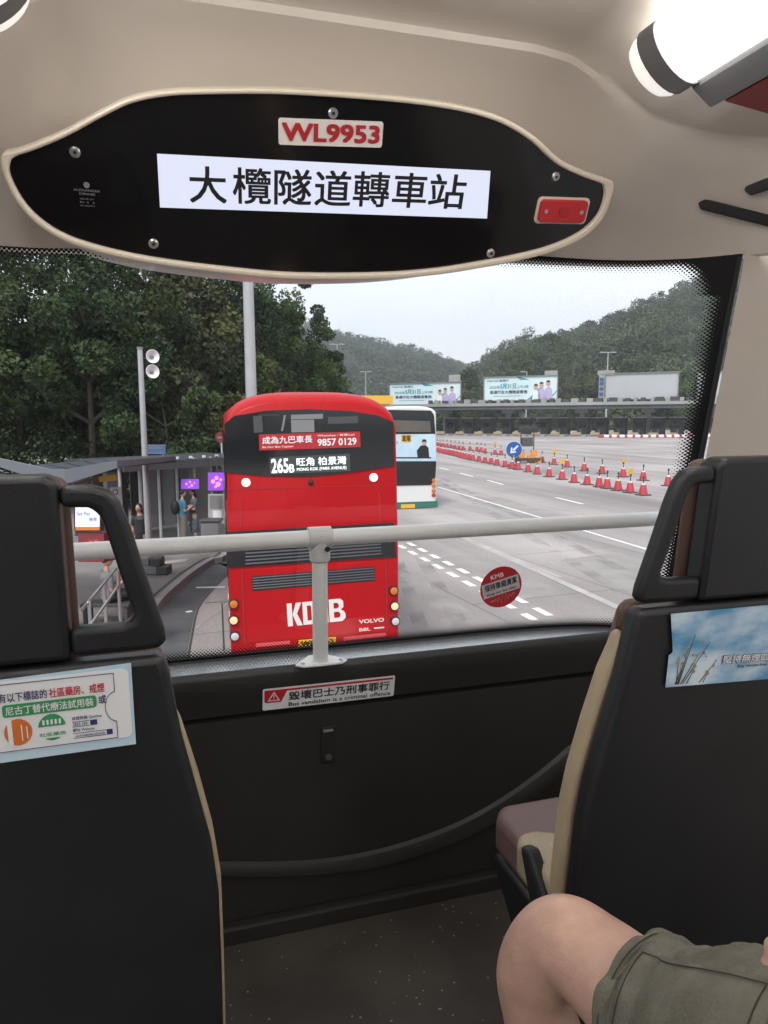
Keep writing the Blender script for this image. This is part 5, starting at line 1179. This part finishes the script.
# ------------------------------------------------------------------ seats
def seatY(z): return .75+.12*(3.73-z)
def make_seat(X0, sg, label):
    t = thing('seat', label, 'seat', (X0+sg*.24, 1.0, FZ), 0, 'front row seats')
    W_ = lambda s, z, y=0: Vector((X0+sg*s, seatY(z)+y, z))
    FWD = Vector((0, 1, 0))
    edge = [(.002, 3.712), (-.003, 3.69), (-.012, 3.62), (-.026, 3.55), (-.040, 3.48), (-.046, 3.42), (-.047, 3.33), (-.047, 3.2), (-.042, 3.06), (-.02, 2.99)]
    ol = edge + [(.48-s, z) for s, z in reversed(edge)]
    mb = MB(); mb.prism([W_(s, z) for s, z in ol], FWD*.032); sh = mb.build('back_shell', 'shell', t, bevel=.009, bseg=3, smooth=True)
    # soft hollow of the back
    # bolster: tan sides, brown cap
    ol2 = [(.006, 3.67), (-.013, 3.62), (-.030, 3.55), (-.044, 3.48), (-.051, 3.42), (-.052, 3.33), (-.052, 3.2), (-.047, 3.1)]; ol2 = ol2+[(.48-s, z) for s, z in reversed(ol2)]
    mb = MB(); mb.prism([W_(s, z, .033) for s, z in ol2], FWD*.030); mb.build('side_bolster', 'tan', t, bevel=.006, smooth=True)
    mb = MB(); mb.prism([W_(s, z, .033) for s, z in ((.012, 3.715), (.002, 3.705), (.002, 3.672), (.478, 3.672), (.478, 3.705), (.468, 3.715))], FWD*.020); mb.build('backrest_cap', 'leatherbrown', t, bevel=.008, smooth=True)
    mb = MB(); mb.prism([W_(s, z, .064) for s, z in ((.03, 3.70), (.01, 3.6), (.0, 3.4), (.0, 3.2), (.48, 3.2), (.48, 3.4), (.47, 3.6), (.45, 3.70))], FWD*.03); mb.build('backrest', 'leather', t, bevel=.012, bseg=3, smooth=True)
    # headrest
    hr = []
    for (cx_, cz_, r_, a0) in ((.39-.02, 3.898-.02, .02, 0), (.088+.014, 3.898-.014, .014, 90)):
        for k in range(6): a = radians(a0+18*k); hr.append((cx_+r_*cos(a), cz_+r_*sin(a)))
    hr = [(.392, 3.7155)] + hr + [(.088, 3.7155)]
    mb = MB(); mb.prism([W_(s, z) for s, z in hr], FWD*.036); h_ = mb.build('headrest', 'shell', t, bevel=.007, bseg=3, smooth=True)
    mb = MB(); hc_ = hr; hc = [(s-.005 if s < .24 else s+.005, z-(.004 if z > 3.8 else 0)) for s, z in hc_]; mb.prism([W_(s, z, .037) for s, z in hc], FWD*.020); mb.build('headrest_cushion', 'leatherbrown', h_, bevel=.012, bseg=3, smooth=True)
    # handles on both shoulders
    for m_ in (0, 1):
        f_ = (lambda s: s) if m_ == 0 else (lambda s: .48-s)
        cs_ = [(.088, 3.7185), (.004, 3.7185), (-.001, 3.727), (.000, 3.740), (.008, 3.770), (.016, 3.800), (.027, 3.845), (.035, 3.870), (.044, 3.882), (.058, 3.887), (.088, 3.888),
               (.088, 3.867), (.064, 3.866), (.056, 3.862), (.052, 3.853), (.044, 3.820), (.034, 3.778), (.028, 3.758), (.030, 3.751), (.040, 3.748), (.088, 3.748)]
        mb = MB(); mb.prism([W_(f_(s), z, .002) for s, z in cs_], FWD*.021); mb.build('handle', 'shell', t, bevel=.0075, bseg=4, smooth=True)
    # seat cushion, base and leg frame
    mb = MB(); mb.prism([Vector((X0+sg*s, y, 3.115)) for s, y in ((.03, .88), (.03, 1.20), (.05, 1.235), (.43, 1.235), (.45, 1.20), (.45, .88))], (0, 0, .085)); mb.build('seat_cushion', 'leather', t, bevel=.022, bseg=4, smooth=True)
    mb = MB(); mb.prism([Vector((X0+sg*s, y, 3.13)) for s, y in ((.024, .90), (.024, 1.10), (.034, 1.125), (.070, 1.13), (.125, 1.10), (.15, 1.03), (.15, .90))], (0, 0, .074)); mb.build('cushion_corner', 'tan', t, bevel=.016, bseg=3, smooth=True)
    mb = MB(); mb.prism([Vector((X0+sg*.035, y, z)) for y, z in ((.86, 3.11), (1.22, 3.11), (1.235, 3.09), (1.10, 2.96), (.90, 2.92))], (sg*.41, 0, 0)); mb.build('seat_pan', 'shell', t, bevel=.012, smooth=True)
    mb = MB(); mb.prism([Vector((X0+sg*.012, y, z)) for y, z in ((1.075, 3.212), (1.045, 3.222), (.90, 3.08), (.92, 3.04), (1.02, 3.10))], (sg*.026, 0, 0)); mb.build('armrest', 'blackmat', t, bevel=.008)
    for s in (.10, .38):
        mb = MB(); mb.box((X0+sg*s, 1.0, 2.83), (.04, .30, .22)); mb.build('leg', 'blackmat', t, bevel=.008)
    return t
make_seat(.001, -1, 'dark seat at the left of the gangway with a white sticker on its back')
make_seat(.559, 1, 'dark seat at the right of the gangway with a blue poster on its back')

def SP(px, py, o_=.004):   # on the back of a seat
    N = Vector((0, 1, .12)).normalized(); return on_plane(px, py, Vector((0, .75, 3.73))-N*o_, N)
# left sticker
t = thing('health_sticker', 'white sticker with blue and red writing and two round badges on the left seat back', 'sticker', tuple(SP(68, 710)), 0)
f = Face(SP(-70, 775), SP(136, 744), SP(-70, 687)); 
mb = MB(); q = [SP(-70, 689), SP(131, 663), SP(136, 744), SP(-70, 773)]; mb.prism(q, Vector((0, .0006, 0))); mb.build('sheet', 'adblue', t)
fs_ = Face(SP(0, 757), SP(136, 739), SP(0, 683)); w, h = fs_.w, fs_.h
mb = MB(); fs_.rrect(mb, -w*.6, h*.05, w*.975, h*1.02, .006, .0004, .0004); mb.build('card', 'white', t)
mb = MB(); sx = w/136; K = lambda a, b_: (a*sx, b_*sx)
F2 = Face(SP(0, 757, .0052), SP(136, 739, .0052), SP(0, 683, .0052)); k_ = F2.w/136.5; F2.ey = F2.ey*(F2.h/74/k_); F2.O = F2.O + F2.ey*(8*k_)
def r2(mb, x0, y0, x1, y1, l=.0002, mi=0): F2.rect(mb, x0*k_, y0*k_, x1*k_, y1*k_, l, .0002, mi)
F2.text(mb, '站有以下標誌的', -3*k_, 46*k_, 9.5*k_, 54*k_, bold=.03, l=.0006, mi=0); F2.text(mb, '社區藥房、戒煙', 53*k_, 46*k_, 9.5*k_, 55*k_, bold=.03, l=.0006, mi=1)
F2.text(mb, '取', -5*k_, 33*k_, 9*k_, 9*k_, bold=.03, l=.0006, mi=0); F2.text(mb, '或', 101*k_, 34*k_, 9*k_, 8*k_, bold=.03, l=.0006, mi=0)
F2.rrect(mb, 7*k_, 31*k_, 99*k_, 43.5*k_, 3*k_, .0002, .0002, 2); F2.text(mb, '尼古丁替代療法試用裝', 10*k_, 33*k_, 8.6*k_, 86*k_, bold=.02, l=.0008, mi=3)
F2.disc(mb, 20*k_, 15*k_, 13.5*k_, .0002, .0002, 4); F2.disc(mb, 53*k_, 16*k_, 13.5*k_, .0002, .0002, 2, a0=5, a1=175); F2.disc(mb, 53*k_, 16*k_, 13.5*k_, .0002, .0002, 2, a0=235, a1=305)
r2(mb, 10, 1, 14.5, 27, .0004, 3); F2.text(mb, '社區藥房', 40*k_, 7*k_, 4*k_, 26*k_, l=.0006, mi=2); r2(mb, 23, 6, 24, 22, .0004, 3); r2(mb, 28, 8, 29, 20, .0004, 3); [r2(mb, 44+k*4, 19, 46+k*4, 24, .0004, 3) for k in range(5)]
F2.text(mb, '戒煙熱線 Quitline', 73*k_, 20*k_, 4*k_, 30*k_, l=.0006, mi=0); r2(mb, 73, 13, 90, 13.5); r2(mb, 73, 18, 90, 18.5); F2.text(mb, '1833 183', 74*k_, 14.4*k_, 3*k_, 14*k_, l=.0006, mi=0); r2(mb, 91, 13, 98, 18.5)
F2.text(mb, '網址 Website', 73*k_, 8*k_, 3.6*k_, 22*k_, l=.0006, mi=0); r2(mb, 73, 1, 112, 1.5); r2(mb, 73, 6, 112, 6.5); F2.text(mb, 'www.livetobaccofree.hk', 75*k_, 2.4*k_, 2.6*k_, 30*k_, l=.0006, mi=0); r2(mb, 107, 1, 113, 6.5)
r2(mb, -60, 63.5, 118, 64.2); r2(mb, 117.5, 45, 118.2, 64.2); r2(mb, 117.5, -3, 118.2, 14); r2(mb, -60, -4, 118, -3.3)
for k in range(16):
    a = radians(95+170*k/16); a2 = radians(95+170*(k+1)/16); F2.poly(mb, [((119+16*cos(q)*.75)*k_, (29.5+16*sin(q))*k_) for q in (a, a2)]+[((119+15.2*cos(q)*.75)*k_, (29.5+15.2*sin(q))*k_) for q in (a2, a)], .0002, .0002, 0)
mb.build('print', ['navy', 'sred', 'green', 'white', 'orange'], t)
# right poster
def skyposter():
    m = mat('poster_sky', (.2, .45, .7), .4); n = m.node_tree.nodes; l = m.node_tree.links; b = n['Principled BSDF']; t_ = n.new('ShaderNodeTexCoord')
    z = n.new('ShaderNodeTexNoise'); z.inputs['Scale'].default_value = 14; z.inputs['Detail'].default_value = 8; mp_ = n.new('ShaderNodeMapping'); mp_.inputs['Scale'].default_value = (1, 1, 1.8)
    l.new(t_.outputs['Object'], mp_.inputs[0]); l.new(mp_.outputs[0], z.inputs['Vector']); r = n.new('ShaderNodeValToRGB'); r.color_ramp.elements[0].position = .38; r.color_ramp.elements[1].position = .66
    r.color_ramp.elements[0].color = (.08, .28, .50, 1); r.color_ramp.elements[1].color = (.62, .73, .82, 1); l.new(z.outputs[0], r.inputs[0]); l.new(r.outputs[0], b.inputs['Base Color']); return m
M['poster'] = skyposter()
t = thing('poster', 'blue sky poster with dry grass stems and white writing on the right seat back', 'poster', tuple(SP(720, 650)), 0)
mb = MB(); q = [SP(671, 614), SP(900, 593), SP(900, 668), SP(665.5, 687.5), SP(669, 656), SP(673, 652)]; mb.prism(q, Vector((0, .0006, 0))); mb.build('sheet', 'poster', t)
F3 = Face(SP(667, 687, .005), SP(768, 679, .005), SP(667, 613, .005)); k_ = F3.w/101.5; F3.ey = F3.ey*(F3.h/74/k_); mb = MB()
F3.text(mb, '堅持無煙四星期', 50*k_, 20*k_, 8.5*k_, 66*k_, bold=.02, l=.0008, mi=1); F3.text(mb, '堅持無煙四星期', 49.2*k_, 19.4*k_, 9.6*k_, 67.5*k_, bold=.07, l=.0004, mi=0); F3.text(mb, 'Stay smoke-free for four weeks', 66*k_, 14*k_, 4*k_, 60*k_, bold=.03, l=.0006, mi=0)
F3.text(mb, '大', 98*k_, 42*k_, 17*k_, 18*k_, bold=.05, l=.0008, mi=1)
mb.build('lettering', ['navy', 'white'], t)
mb = MB(); RR = random.Random(3)
def stem(x0, y0, x1, y1, w_):
    F3.poly(mb, [(x0*k_, y0*k_), ((x0+w_)*k_, y0*k_), ((x1+w_*.4)*k_, y1*k_), (x1*k_, y1*k_)], .0002, .0002)
for x0, x1, y1 in ((10, 18, 52), (9, 14, 38), (12, 26, 34), (8, 6, 30), (14, 34, 44), (7, 12, 24), (18, 24, 20), (30, 44, 24), (34, 38, 14)):
    stem(x0, 2, x1, y1, .9); 
    for k in range(3): xx = x0+(x1-x0)*RR.uniform(.5, 1); yy = 2+(y1-2)*RR.uniform(.6, 1); F3.disc(mb, xx*k_, yy*k_, RR.uniform(.8, 1.8)*k_, .0004, .0001, seg=8, mi=1)
mb.build('grass_picture', ['stitch', 'tan'], t)
# warning sticker on the panel
def FPn(px, py, o_=0): # sloping upper band of the front panel
    N = Vector((0, 1, .21)).normalized(); return on_plane(px, py, Vector((0, 1.6295-.002-o_, 3.33)), N)
t = thing('warning_sticker', 'red and white warning sticker on the panel below the rail post', 'sticker', tuple(FPn(328, 694)))
f = Face(FPn(262.5, 710.5), FPn(393.5, 695.5), FPn(262, 689.5)); w, h = f.w, f.h
mb = MB(); f.rrect(mb, 0, 0, w, h, .004, .0, .0012); sh = mb.build('sheet', 'white', t)
mb = MB(); f.poly(mb, [(w*.012, h*.93), (w*.012, h*.40), (w*.03, h*.34), (w*.135, h*.34), (w*.175, h*.84), (w*.985, h*.84), (w*.985, h*.93)], .0014, .0004, 0)
f.poly(mb, [(w*.035, h*.42), (w*.125, h*.42), (w*.08, h*.86)], .002, .0003, 1); f.poly(mb, [(w*.048, h*.47), (w*.112, h*.47), (w*.08, h*.78)], .0024, .0002, 0); f.rect(mb, w*.077, h*.57, w*.083, h*.72, .0028, .0001, 1); f.rect(mb, w*.077, h*.50, w*.083, h*.54, .0028, .0001, 1)
f.text(mb, '毀壞巴士乃刑事罪行', w*.19, h*.36, h*.42, w*.77, bold=.035, l=.0022, mi=2); f.text(mb, 'Bus vandalism is a criminal offence', w*.19, h*.09, h*.19, w*.78, bold=.02, l=.0022, mi=2)
mb.build('print', ['sred', 'white', 'ink'], t)
# round sticker on the windscreen
def GS(px, py):
    r = ray(px, py); t_ = 1.2
    for _ in range(30): p = EYE+r*t_; t_ += (GY(p.x, p.z)-.006-p.y)/r.y
    return EYE+r*t_
t = thing('round_sticker', 'round red sticker with a grey label stuck on the windscreen', 'sticker', tuple(GS(501, 587)))
cS = GS(501, 587); e1 = (GS(521, 580.5)-GS(481, 593.5)).normalized(); f = Face(cS, cS+e1, cS+(GS(501, 570)-GS(501, 600)).normalized())
rS = (GS(522.5, 587)-GS(480, 587)).length/2*.96
mb = MB(); f.disc(mb, 0, 0, rS, 0, .0006, seg=48); mb.build('sheet', 'sred', t); mb = MB(); q = rS
f.rect(mb, -q*.9, -q*.33, q*.88, q*.38, .0010, .0003, 0); f.text(mb, '保持車廂清潔', -q*.78, -q*.02, q*.34, q*1.55, bold=.04, l=.002, mi=1); f.text(mb, 'Keep our bus clean', -q*.72, -q*.28, q*.16, q*1.42, bold=.03, l=.002, mi=1)
f.text(mb, 'KMB', -q*.42, q*.50, q*.22, q*.62, bold=.05, l=.002, mi=2)
px_ = -.55
zz = [(-.6, -.62), (-.5, -.55), (-.42, -.62), (-.35, -.5), (-.27, -.66), (-.18, -.48), (-.1, -.8), (0, -.4), (.08, -.82), (.16, -.42), (.24, -.7), (.33, -.5), (.42, -.62), (.52, -.48), (.6, -.55)]
for (a, b_), (c_, d_) in zip(zz, zz[1:]): f.poly(mb, [(a*q, b_*q), (c_*q, d_*q), (c_*q, (d_+.05)*q), (a*q, (b_+.05)*q)], .0010, .0002, 3)
mb.build('print', ['clearlens', 'ink', 'plate', 'tan'], t)

# ------------------------------------------------------------------ passenger: knee, shorts and hand at the lower right
pe = thing('person', 'bare knee and olive cargo shorts of a seated passenger at lower right', 'person', tuple(at(700, 1100, .6)))
def loft(mb, pts, rs, seg=28, n=8, fn=None, cap=True, flat=1.0, mi=0):
    P = smoothpath(pts, n); N = len(P); R3 = [interp(i/(N-1)*(len(rs)-1), list(enumerate(rs))) for i in range(N)]
    b0 = len(mb.v); mb.tube(P, R3, seg, cap=cap, flat=flat, mi=mi)
    if fn:
        for i in range(N):
            for k in range(seg): v = mb.v[b0+i*seg+k]; c = P[i]; mb.v[b0+i*seg+k] = c+(v-c)*fn(i/(N-1), 2*pi*k/seg)
K0 = at(562, 939, .86)
hip = at(930, 1150, .52)
thigh = [hip, at(800, 1085, .60), at(706, 1040, .70), at(640, 1000, .775), at(598, 964, .83), K0+Vector((0, .002, -.003)), K0+Vector((-.018, .026, -.052)), K0+Vector((-.012, .03, -.11)), K0+Vector((.012, .01, -.22)), K0+Vector((.03, -.005, -.34)), K0+Vector((.04, -.02, -.44))]
mb = MB(); loft(mb, thigh, [.085, .078, .068, .058, .053, .049, .046, .044, .049, .040, .034], n=8)
# kneecap
mb2 = mb
loft(mb, [K0+Vector((.04, -.02, -.43)), K0+Vector((.03, .05, -.48)), K0+Vector((.0, .14, -.50))], [.038, .042, .03], n=5, seg=16)
# forearm and hand resting on the thigh
Hc = at(866, 982, .60)
loft(mb, [at(1000, 900, .35), at(900, 935, .47), at(835, 962, .56), Hc], [.045, .036, .030, .034], n=6, seg=20)
mb.ball(Hc+(-RT*.01), (.044, .034, .026), 16, 10, ax=(RT, UP, FW))
for k in range(4):
    o_ = UP*(.026-.018*k); ln = (.055, .062, .058, .046)[k]
    base_ = Hc-RT*.030+o_; loft(mb, [base_+RT*.02, base_, base_-RT*ln*.45-FW*.004+UP*.002, base_-RT*ln*.68+FW*.014-UP*.006, base_-RT*ln*.45+FW*.03-UP*.012], [.0095, .0098, .0095, .0088, .0075], n=5, seg=12)
loft(mb, [Hc+UP*.01, Hc+UP*.026-RT*.02-FW*.01, Hc+UP*.022-RT*.045-FW*.02, Hc+UP*.012-RT*.06-FW*.02], [.014, .0125, .011, .009], n=5, seg=12)
body = mb.build('body', 'skin', pe, smooth=True)
q = body.modifiers.new('remesh', 'REMESH'); q.mode = 'VOXEL'; q.voxel_size = .0038; q.use_smooth_shade = True
q = body.modifiers.new('smooth', 'SMOOTH'); q.factor = .6; q.iterations = 7
# shorts
def wr(u, a): return 1+.016*sin(5*a+9*u)+.02*sin(30*u+2*a+1.5*sin(3*a))+.010*sin(61*u+5*a)+.012*sin(19*u-4*a)
mb = MB(); sp = [hip, at(800, 1085, .60), at(712, 1046, .70), at(662, 1018, .752)]
loft(mb, sp+[at(640, 1003, .775)], [.105, .092, .083, .074, .073], n=22, seg=80, fn=wr, cap=False)
o = mb.build('shorts', 'olive', pe, smooth=True); o.name = 'shorts'; tx_ = bpy.data.textures.new('folds', 'CLOUDS'); tx_.noise_scale = .045; tx_.noise_depth = 2
q = o.modifiers.new('folds', 'DISPLACE'); q.texture = tx_; q.strength = .019; q.mid_level = .5; q.texture_coords = 'LOCAL'
q = o.modifiers.new('solid', 'SOLIDIFY'); q.thickness = .003; q.offset = 0
P = smoothpath(sp+[at(640, 1003, .775)], 12)
mb = MB()
def ringat(i, rr, th):
    c = P[i]; d_ = (P[min(i+1, len(P)-1)]-P[i-1]).normalized(); a = d_.cross(UZ).normalized(); b2 = d_.cross(a)
    mb.tube([c+(a*cos(t_)+b2*sin(t_))*rr for t_ in [2*pi*k/40 for k in range(41)]], th, 5)
ringat(len(P)-5, .0757, .0007)
mb.build('hem_stitching', 'stitch', pe, smooth=True)
# cargo pocket wrapped on the side that shows
RS = [.105, .092, .083, .074, .073]
def spt(f_, ang, k):
    i = f_*(len(P)-1); j_ = int(min(i, len(P)-2)); c = P[j_]+(P[j_+1]-P[j_])*(i-j_); d_ = (P[j_+1]-P[j_]).normalized()
    v_ = (EYE-c).normalized(); a = (v_-d_*v_.dot(d_)).normalized(); b2 = d_.cross(a)
    r_ = interp(f_*4, list(enumerate(RS)))*k; return c+(a*cos(ang)+b2*sin(ang))*r_
for nm, (u0, u1, a0, a1), k in (('cargo_pocket', (.18, .74, -.75, .62), 1.035),):
    mb = MB(); mb.grid(lambda u, v: spt(u0+(u1-u0)*u, a0+(a1-a0)*v, k+.035+.012*sin(9*u+4*v)*sin(7*v)), 18, 14); po = mb.build(nm, 'olive', pe, smooth=True)
    q = po.modifiers.new('solid', 'SOLIDIFY'); q.thickness = .004; q.offset = -1
    mb = MB()
    ed = [(u0+.02, a0+.06), (u1-.02, a0+.06), (u1-.02, a1-.06), (u0+.02, a1-.06), (u0+.02, a0+.06)]
    for (ua, aa), (ub, ab) in zip(ed, ed[1:]): mb.tube([spt(ua+(ub-ua)*t_/10, aa+(ab-aa)*t_/10, k+.050) for t_ in range(11)], .0006, 5)
    mb.build('stitching', 'stitch', po)

# ------------------------------------------------------------------ haze: the damp air between the bus and the hills
hz = MB().box((0, 500, 120), (4400, 3400, 262)).build('haze', 'white'); tag(hz, 'thin pale haze in the air over the toll plaza and the hills', 'haze', kind='stuff')
hm = bpy.data.materials.new('haze_air'); hm.use_nodes = True; hm.node_tree.nodes.clear()
ho = hm.node_tree.nodes.new('ShaderNodeOutputMaterial'); hv = hm.node_tree.nodes.new('ShaderNodeVolumePrincipled')
hv.inputs['Color'].default_value = (.82, .89, 1, 1); hv.inputs['Density'].default_value = .00042; hv.inputs['Anisotropy'].default_value = .2
hm.node_tree.links.new(hv.outputs[0], ho.inputs['Volume']); hz.data.materials.clear(); hz.data.materials.append(hm)
